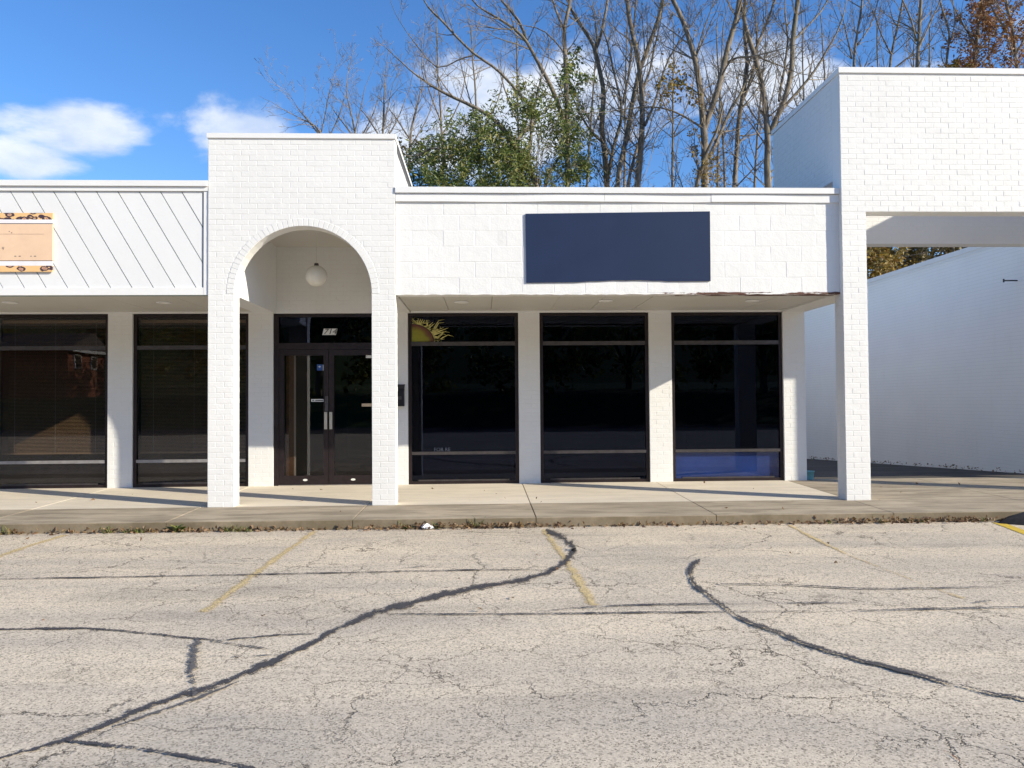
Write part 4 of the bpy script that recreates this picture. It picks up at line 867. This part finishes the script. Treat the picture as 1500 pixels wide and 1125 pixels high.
def traced_tree(name, label, group, Y, limbs, seed, leaves=None, density=1.0, leafy=0.0, leafmat='leaf_yellow', twigmat='twig', sub=1.0, maxl=4):
    """limbs: polylines in photo pixels with a width in pixels, all at about the distance Y; the first is the trunk and is carried down to the ground"""
    rnd = random.Random(seed); big, small, lp = MB(), MB(), []
    base = None
    for li, (px, w0, w1) in enumerate(limbs):
        P = []; yo = Y+(0 if li == 0 else rnd.uniform(-.5, .5))
        n = len(px)
        for i, (x, y) in enumerate(px):
            yy = Y if (li == 0 or i == 0) else Y+(yo-Y)*min(1, i/2)
            P.append(Vector(onY(x, y, yy)))
        R0, R1 = w0/F*Y*.5, w1/F*Y*.5
        if base is None:
            gz = ground_h(Y)-.1; dx = (P[0].x-P[1].x)*.3; foot = Vector((P[0].x+dx, Y, gz)); mid = P[0].lerp(foot, .5)+Vector((rnd.uniform(-.1, .1), 0, 0)); P = [foot, mid]+P; base = foot
            rad = [R0*1.5, R0*1.15]+[R0+(R1-R0)*i/(n-1) for i in range(n)]
        elif px[0][1] > 262:                 # a second stem of the clump
            gz = ground_h(Y)-.1; foot = Vector((P[0].x*.6+base.x*.4, Y, gz)); P = [foot]+P; rad = [R0*1.3]+[R0+(R1-R0)*i/(n-1) for i in range(n)]
        else: rad = [R0+(R1-R0)*i/(n-1) for i in range(n)]
        # smooth the traced line a little and make it crooked
        Q, RR = [], []
        for i in range(len(P)-1):
            m_ = max(2, int((P[i+1]-P[i]).length/.5)); m_ = min(m_, 8)
            for k in range(m_):
                t_ = k/m_; Q.append(P[i].lerp(P[i+1], t_)+Vector((rnd.gauss(0, .02), rnd.gauss(0, .05), rnd.gauss(0, .02)))); RR.append(rad[i]+(rad[i+1]-rad[i])*t_)
        Q.append(P[-1]); RR.append(rad[-1])
        for _ in range(1): Q = [Q[0]]+[(Q[i-1]+Q[i]*2+Q[i+1])/4 for i in range(1, len(Q)-1)]+[Q[-1]]
        big.tube(Q, RR, 8)
        # carry the limb on beyond where it was traced, and set side branches along it
        dlast = (Q[-1]-Q[-3]).normalized(); grow(big, small, lp, Q[-1], dlast, rnd.uniform(1.5, 2.8)*sub, RR[-1]*.95, 1, rnd, density=density, maxl=maxl)
        tot = sum((Q[i+1]-Q[i]).length for i in range(len(Q)-1)); vis0 = 4 if li == 0 else 0
        for k in range(int(tot*3.0*density)):
            i = rnd.randrange(0, len(Q)-1); q_ = Q[i]
            if q_.z < 6.0: continue
            ax = (Q[i+1]-Q[i]).normalized(); o_ = ax.orthogonal().normalized(); o_.rotate(Matrix.Rotation(rnd.uniform(0, 6.28), 3, ax)); an = rnd.uniform(.5, 1.0)
            nl = rnd.uniform(.7, 2.3)*sub*(.6+.4*min(1, RR[i]/.08)); grow(big, small, lp, q_, ax*math.cos(an)+o_*math.sin(an), nl, min(RR[i]*.5, .011*nl+.008), 2, rnd, density=density, maxl=maxl)
    root = thing(name, label, 'tree', tuple(base), group)
    part('trunk', big, 'bark', root, True); tag(part('branches', small, twigmat, root), kind='stuff')
    if leaves or leafy:
        q = MB(); q.tint = []
        pts = []
        if leafy:
            for p_, lv in lp:
                if lv >= 2 and rnd.random() < leafy: pts.append(p_+Vector((rnd.gauss(0, .05), rnd.gauss(0, .05), rnd.gauss(0, .05))))
            leaf_quads(q, pts, .12, .6, .3, rnd)
        for (cx, cy, rx, ry, cnt, sz, asp) in (leaves or ()):
            # twig clusters: leaves hang in bunches round shoot centres spread through the volume
            for c_ in range(max(1, cnt//42)):
                a = rnd.uniform(0, 6.28); rr = math.sqrt(rnd.random()); ctr = Vector(onY(cx+rx*rr*math.cos(a), cy+ry*rr*math.sin(a), Y+rnd.gauss(0, .9)))
                sdir = Vector((rnd.gauss(0, .5), rnd.gauss(0, .5), -.5+rnd.gauss(0, .4))); bl_ = []
                for l_ in range(42): t_ = rnd.random(); bl_.append(ctr+sdir*t_*.8+Vector((rnd.gauss(0, .09), rnd.gauss(0, .09), rnd.gauss(0, .09))))
                leaf_quads(q, bl_, sz, asp, .55, rnd)
                small_tw = [ctr-sdir*.25, ctr+sdir*.3, ctr+sdir*.6]
        part('crown', q, leafmat, root)
    return root
GB_ = 'trees behind the shops'
T = traced_tree
T('tree', 'leaning leafy green tree with long bare limbs reaching over the porch', GB_, 25.5, [
    ([(787, 276), (772, 242), (754, 212), (729, 179), (699, 159), (665, 142), (635, 126), (610, 110)], 9, 3),
    ([(754, 212), (770, 190), (792, 174), (772, 149), (747, 120), (722, 97), (694, 80), (665, 50), (645, 30), (627, 10)], 5, 3),
    ([(694, 80), (670, 88), (640, 105), (612, 70), (598, 50)], 2.5, 1.2), ([(774, 239), (777, 194), (780, 169), (786, 140)], 5, 3),
    ([(729, 179), (700, 205), (665, 222), (630, 212), (600, 240)], 4, 2)], 11,
  leaves=[(650, 232, 62, 38, 3200, .17, .3), (720, 232, 52, 42, 4200, .19, .28), (752, 178, 34, 46, 1900, .18, .28), (690, 175, 40, 22, 1200, .17, .28), (775, 130, 26, 26, 600, .16, .3), (640, 262, 70, 14, 1200, .17, .3), (765, 255, 40, 20, 1100, .17, .3)], leafmat='leaf_green', density=.75)
T('tree', 'ivy clad upright tree with hanging green leaves beside a leaning limb', GB_, 26.5, [
    ([(831, 276), (831, 224), (830, 149), (828, 75), (826, 42), (834, 10), (836, -30)], 8, 4.5),
    ([(831, 190), (814, 142), (799, 112), (784, 85), (772, 60), (754, 42), (732, 27), (709, 15)], 7, 3), ([(772, 60), (760, 30), (735, 0), (720, -20)], 5, 3),
    ([(794, 276), (809, 244), (826, 222)], 5, 4), ([(826, 42), (812, 10), (806, -20)], 4, 2), ([(828, 75), (800, 45), (770, 38)], 2.5, 1.2)], 12,
  leaves=[(832, 200, 26, 70, 2600, .17, .28), (850, 225, 24, 30, 1100, .18, .28), (812, 160, 22, 45, 900, .16, .3), (835, 105, 20, 24, 420, .16, .5), (862, 78, 14, 26, 120, .15, .6)], leafmat='leaf_green', density=.9)
T('tree', 'slender forked bare tree with a dark bird nest high in its fork', GB_, 27.5, [
    ([(890, 276), (886, 224), (881, 189), (885, 139), (880, 110), (872, 75), (867, 60), (847, 32), (835, 12), (826, -20)], 9, 4),
    ([(872, 75), (880, 55), (888, 15), (892, -20)], 5, 3.5), ([(889, 276), (893, 249), (897, 219), (910, 179), (911, 154), (900, 110), (890, 57), (880, 40)], 6.5, 2),
    ([(911, 154), (920, 115), (925, 70), (929, 25), (932, -10)], 4, 2.5), ([(880, 205), (862, 190), (846, 160), (838, 140)], 4, 2)], 13, leafy=.012)
T('tree', 'straight bare tree whose trunk splits in two beside the nest tree', GB_, 26, [
    ([(933, 276), (937, 237), (942, 189), (940, 139), (936, 100), (930, 65), (920, 25), (915, -20)], 9.5, 6),
    ([(902, 276), (912, 224), (922, 174), (930, 134), (937, 100), (947, 75), (959, 45), (969, 15), (974, -20)], 7.5, 6),
    ([(944, 184), (959, 154), (967, 120), (979, 85), (1004, 50), (1015, 35)], 4.5, 1.6), ([(918, 276), (930, 232), (938, 200)], 5, 4), ([(940, 139), (952, 105), (958, 70), (966, 40)], 4, 2)], 14, leafy=.03)
T('tree', 'stout bare tree with vine on its trunk and a long arching side branch', GB_, 25, [
    ([(1032, 276), (1033, 224), (1030, 184), (1027, 139), (1019, 87), (1009, 47), (994, 12), (979, -12)], 12, 6),
    ([(1032, 188), (1044, 154), (1056, 115), (1066, 67), (1079, 25), (1085, -15)], 9.5, 7), ([(1039, 232), (1056, 194), (1071, 159), (1084, 139), (1099, 107)], 6, 3),
    ([(1032, 190), (999, 167), (969, 156), (937, 157), (895, 163)], 3.5, 1.5), ([(1018, 276), (1024, 255), (1031, 235)], 7, 6), ([(999, 167), (975, 180), (958, 205), (955, 225)], 2, 1.2),
    ([(1064, 92), (1080, 84), (1096, 83)], 3.5, 2.5)], 15,
  leaves=[(1031, 225, 12, 46, 420, .11, .6), (985, 128, 36, 16, 220, .13, .7), (1000, 95, 26, 16, 130, .12, .7)], leafmat='leaf_yellow', leafy=.02)
T('tree', 'thin bare tree standing between the vine tree and the forked tree', GB_, 27, [
    ([(1076, 276), (1079, 212), (1084, 159), (1094, 107), (1095, 82), (1090, 50), (1091, 0), (1092, -25)], 7.5, 5),
    ([(1087, 150), (1100, 115), (1106, 90)], 4.5, 4), ([(1095, 82), (1112, 86), (1135, 95), (1160, 103)], 3, 1.5), ([(1080, 200), (1110, 196), (1135, 192)], 2, 1)], 16, leafy=.01)
T('tree', 'bare tree forking low right beside the gateway flank wall', GB_, 25.5, [
    ([(1125, 276), (1123, 239), (1126, 199), (1120, 149), (1112, 105), (1105, 77), (1094, 45), (1086, 10), (1082, -20)], 11, 5),
    ([(1127, 199), (1140, 169), (1152, 139), (1160, 95), (1162, 62), (1167, 25), (1171, -20)], 8.5, 7), ([(1142, 162), (1174, 129), (1194, 105), (1214, 70), (1226, 50), (1236, 20)], 4.5, 2),
    ([(1105, 77), (1117, 50), (1127, 22), (1140, -15)], 4, 3), ([(1140, 149), (1145, 117), (1150, 85), (1156, 60), (1150, 20)], 4.5, 2.5), ([(1162, 62), (1182, 40), (1205, 15), (1218, -10)], 3.5, 2)], 17, leafy=.008)
# trees seen over the gateway
for k, (limbs, lv, lm, ls, lab) in enumerate((
    ([([(1343, 120), (1343, 85), (1345, 50), (1349, 20), (1350, -20)], 6, 4.5), ([(1343, 60), (1335, 30), (1322, 0)], 3, 2), ([(1345, 70), (1360, 40), (1378, 0)], 3, 2)], None, 'leaf_rust', .02, 'bare tree with upswept forks rising over the gateway coping'),
    ([([(1300, 120), (1306, 80), (1314, 40), (1322, 0), (1326, -20)], 4, 3), ([(1300, 110), (1330, 82), (1352, 74)], 3, 1.5), ([(1306, 80), (1290, 50), (1278, 15)], 2.5, 1.5)], None, 'leaf_rust', .01, 'thin bare tree with a drooping branch over the gateway coping'),
    ([([(1425, 120), (1428, 80), (1432, 45), (1437, 10), (1438, -20)], 6.5, 5), ([(1428, 80), (1455, 50), (1475, 20)], 3, 2), ([(1430, 60), (1412, 40), (1400, 15)], 3, 2)], [(1440, 22, 62, 34, 900, .17, .5), (1410, 40, 40, 30, 300, .17, .5), (1400, 92, 36, 14, 400, .15, .6), (1440, 70, 60, 34, 450, .15, .5)], 'leaf_rust', .10, 'tree still holding rust brown leaves above the gateway'),
    ([([(1492, 120), (1488, 80), (1482, 45), (1474, 10), (1470, -20)], 5, 4), ([(1488, 80), (1505, 50), (1515, 10)], 3.5, 2.5), ([(1484, 55), (1462, 30), (1450, 5)], 3, 2)], [(1480, 20, 52, 36, 800, .17, .5), (1470, 70, 50, 30, 600, .15, .5)], 'leaf_rust', .10, 'tree with thick russet foliage at the far end of the gateway'),
    ([([(1252, 120), (1250, 85), (1256, 50), (1262, 10), (1264, -20)], 4, 3), ([(1250, 85), (1240, 55), (1232, 20)], 2.5, 1.5), ([(1253, 70), (1275, 40), (1285, 5)], 2.5, 1.5)], None, 'leaf_rust', .006, 'spindly bare sapling rising at the corner of the gateway coping'),
    ([([(1385, 120), (1388, 80), (1392, 50), (1382, 20), (1372, -15)], 4, 2.5), ([(1390, 66), (1400, 35), (1395, 0)], 2.5, 1.5)], [(1395, 98, 30, 10, 420, .15, .6)], 'leaf_yellow', .04, 'bare tree with a patch of yellow leaves low over the gateway coping'))):
    T('tree', lab, GB_, 30+k % 3, limbs, 30+k, leaves=lv, leafmat=lm, leafy=ls, density=.9)
# pale far trees left of the leafy one
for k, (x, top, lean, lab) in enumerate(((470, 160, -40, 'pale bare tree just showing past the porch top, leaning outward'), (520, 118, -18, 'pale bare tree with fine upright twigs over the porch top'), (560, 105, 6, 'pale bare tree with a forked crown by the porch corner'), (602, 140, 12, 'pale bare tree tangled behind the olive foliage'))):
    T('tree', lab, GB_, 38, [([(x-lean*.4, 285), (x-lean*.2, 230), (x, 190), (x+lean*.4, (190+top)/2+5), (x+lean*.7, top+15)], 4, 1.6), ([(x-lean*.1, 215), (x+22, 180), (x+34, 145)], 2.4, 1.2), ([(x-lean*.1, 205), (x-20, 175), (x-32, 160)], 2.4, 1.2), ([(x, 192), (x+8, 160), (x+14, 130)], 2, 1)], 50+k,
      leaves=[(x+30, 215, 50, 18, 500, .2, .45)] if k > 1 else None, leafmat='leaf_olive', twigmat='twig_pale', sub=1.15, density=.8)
# more far bare trees to thicken the wood
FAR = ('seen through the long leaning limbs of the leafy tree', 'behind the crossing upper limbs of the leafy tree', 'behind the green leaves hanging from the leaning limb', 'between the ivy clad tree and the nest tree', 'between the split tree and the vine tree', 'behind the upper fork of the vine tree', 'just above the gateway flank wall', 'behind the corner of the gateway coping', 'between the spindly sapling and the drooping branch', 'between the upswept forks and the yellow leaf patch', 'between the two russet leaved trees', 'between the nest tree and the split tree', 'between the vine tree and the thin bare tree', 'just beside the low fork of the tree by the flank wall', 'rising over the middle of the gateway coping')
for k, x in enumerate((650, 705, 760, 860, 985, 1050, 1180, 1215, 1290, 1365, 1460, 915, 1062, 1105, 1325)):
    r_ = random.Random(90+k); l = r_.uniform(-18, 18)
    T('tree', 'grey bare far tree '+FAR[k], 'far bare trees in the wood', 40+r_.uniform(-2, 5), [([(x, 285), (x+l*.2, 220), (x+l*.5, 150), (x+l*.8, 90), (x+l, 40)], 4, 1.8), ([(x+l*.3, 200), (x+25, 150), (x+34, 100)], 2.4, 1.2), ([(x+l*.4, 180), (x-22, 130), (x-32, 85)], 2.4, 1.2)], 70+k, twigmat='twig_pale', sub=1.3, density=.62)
# autumn thicket seen through the gateway
for k, (px, py, Y, lm) in enumerate(((1290, 385, 27.5, 'leaf_yellow'), (1345, 372, 30, 'leaf_yellow'), (1395, 365, 28.5, 'leaf_olive'), (1240, 400, 31, 'leaf_olive'), (1450, 360, 31, 'leaf_rust'))):
    T('understory_tree', ['low yellow leaved tree filling the gap under the gateway beam', 'yellow thicket tree behind the alley wall coping', 'olive leaved thicket tree behind the alley wall', 'olive thicket tree hidden beside the gateway pier', 'russet thicket tree beyond the alley building'][k], 'thicket at the back of the alley', Y,
      [([(px, py+70), (px+4, py+20), (px-3, py-20), (px+8, py-70)], 6, 3), ([(px+3, py+30), (px+30, py-10), (px+45, py-45)], 3.5, 2), ([(px, py+15), (px-28, py-15), (px-40, py-50)], 3.5, 2)], 120+k,
      leaves=[(px, py, 62, 62, 3600, .17, .6), (px, py+50, 60, 40, 1500, .17, .6)], leafmat=lm, density=.5)

# ================================================================== ACROSS THE STREET (mirrored in the windows)
m = MB(); prof = [(-22.5, -.05), (-25, .5), (-28.5, 1.9), (-37, 2.2), (-48, 3.2), (-60, 8), (-85, 17), (-130, 22), (-300, 24)]; nx_ = 80; bv = []  # lawn bank; the hill rising behind it is added to fill bright reflections
for y, z in prof:
    for i in range(nx_+1): x = -400+800*i/nx_; bv.append((x, y, z+(rng.uniform(-.8, .8)*min(1, (-y-50)/20) if y < -50 else 0)))
m.add(bv, [(j*(nx_+1)+i, (j+1)*(nx_+1)+i, (j+1)*(nx_+1)+i+1, j*(nx_+1)+i+1) for j in range(len(prof)-1) for i in range(nx_)]); struct('far_bank', m, 'grass_sheet')
hs_ = thing('brick_house', 'red brick house with white eaves across the street', 'building', (-32, -32.5, 2))
q = MB(); q.box(-36.5, -28.3, -35, -30, 1.5, 5.3); part('wall', q, 'house_brick', hs_)
q = MB(); q.add([(-37, -35.5, 5.3), (-27.9, -35.5, 5.3), (-27.9, -29.5, 5.3), (-37, -29.5, 5.3), (-37, -32.5, 6.6), (-27.9, -32.5, 6.6)], [(0, 1, 5, 4), (2, 3, 4, 5), (0, 4, 3), (1, 2, 5), (3, 2, 1, 0)]); part('roof', q, 'shingle', hs_)
q = MB(); q.box(-28.0, -27.86, -35.5, -29.5, 5.14, 5.34); part('eaves', q, 'house_trim', hs_)
for y in (-31.1, -33.4):
    q = MB(); q.box(-28.3, -28.22, y-.42, y+.42, 4.0, 5.0); wn = part('window', q, 'house_trim', hs_); q = MB(); q.box(-28.25, -28.2, y-.34, y+.34, 4.07, 4.93); part('pane', q, 'black_metal', wn)
def crown_tree(x, y, h, rad, seed, label):
    rnd = random.Random(seed); root = thing('reflection_tree', label, 'tree', (x, y, 2.0), 'trees added across the street to darken window reflections')
    q = MB(); q.tube([(x, y, 1.6), (x+.1, y, h*.3), (x, y, h*.6)], [.3, .22, .1], 8)
    for i in range(7): a = rnd.uniform(0, 6.28); q.tube([(x, y, h*rnd.uniform(.2, .4)), (x+math.cos(a)*rad*.4, y+math.sin(a)*rad*.4, h*.55), (x+math.cos(a)*rad*.75, y+math.sin(a)*rad*.75, h*rnd.uniform(.6, .85))], [.1, .07, .02], 5)
    part('trunk', q, 'bark', root); q = MB(); q.tint = []; pts = []
    for c in range(70):
        v = Vector((rnd.gauss(0, 1), rnd.gauss(0, 1), rnd.gauss(0, 1))).normalized()*rnd.random()**.4; ctr = Vector((x+v.x*rad, y+v.y*rad, h*.56+v.z*h*.45))
        pts += [ctr+Vector((rnd.gauss(0, .5), rnd.gauss(0, .5), rnd.gauss(0, .4))) for _ in range(30)]
    leaf_quads(q, pts, .62, .7, .2, rnd); part('crown', q, 'leaf_green', root)
for k, (x, y, h, r) in enumerate(((-42, -38, 15, 6.5), (-33, -46, 17, 7), (-20, -44, 17, 7.5), (-12, -33, 15, 6.5), (-5, -38, 16, 7), (4, -31, 13, 6), (12, -40, 16, 7), (20, -31, 13, 6), (29, -38, 15, 7), (38, -32, 13, 6), (46, -42, 15, 7), (-46, -40, 15, 7))):  # tree belt behind the camera, added to keep the window reflections dark
    crown_tree(x, y, h, r, 200+k, 'broad dark green tree added beyond the road to darken window reflections')
q = MB(); q.tube([(-21.6, -24, -.1), (-21.5, -24, 9)], [.14, .10], 10); q.box(-22.4, -20.6, -24.06, -23.94, 8.3, 8.42)
o = part('utility_pole', q, 'twig'); tag(o, 'wooden utility pole with one crossarm beside the road', 'pole')
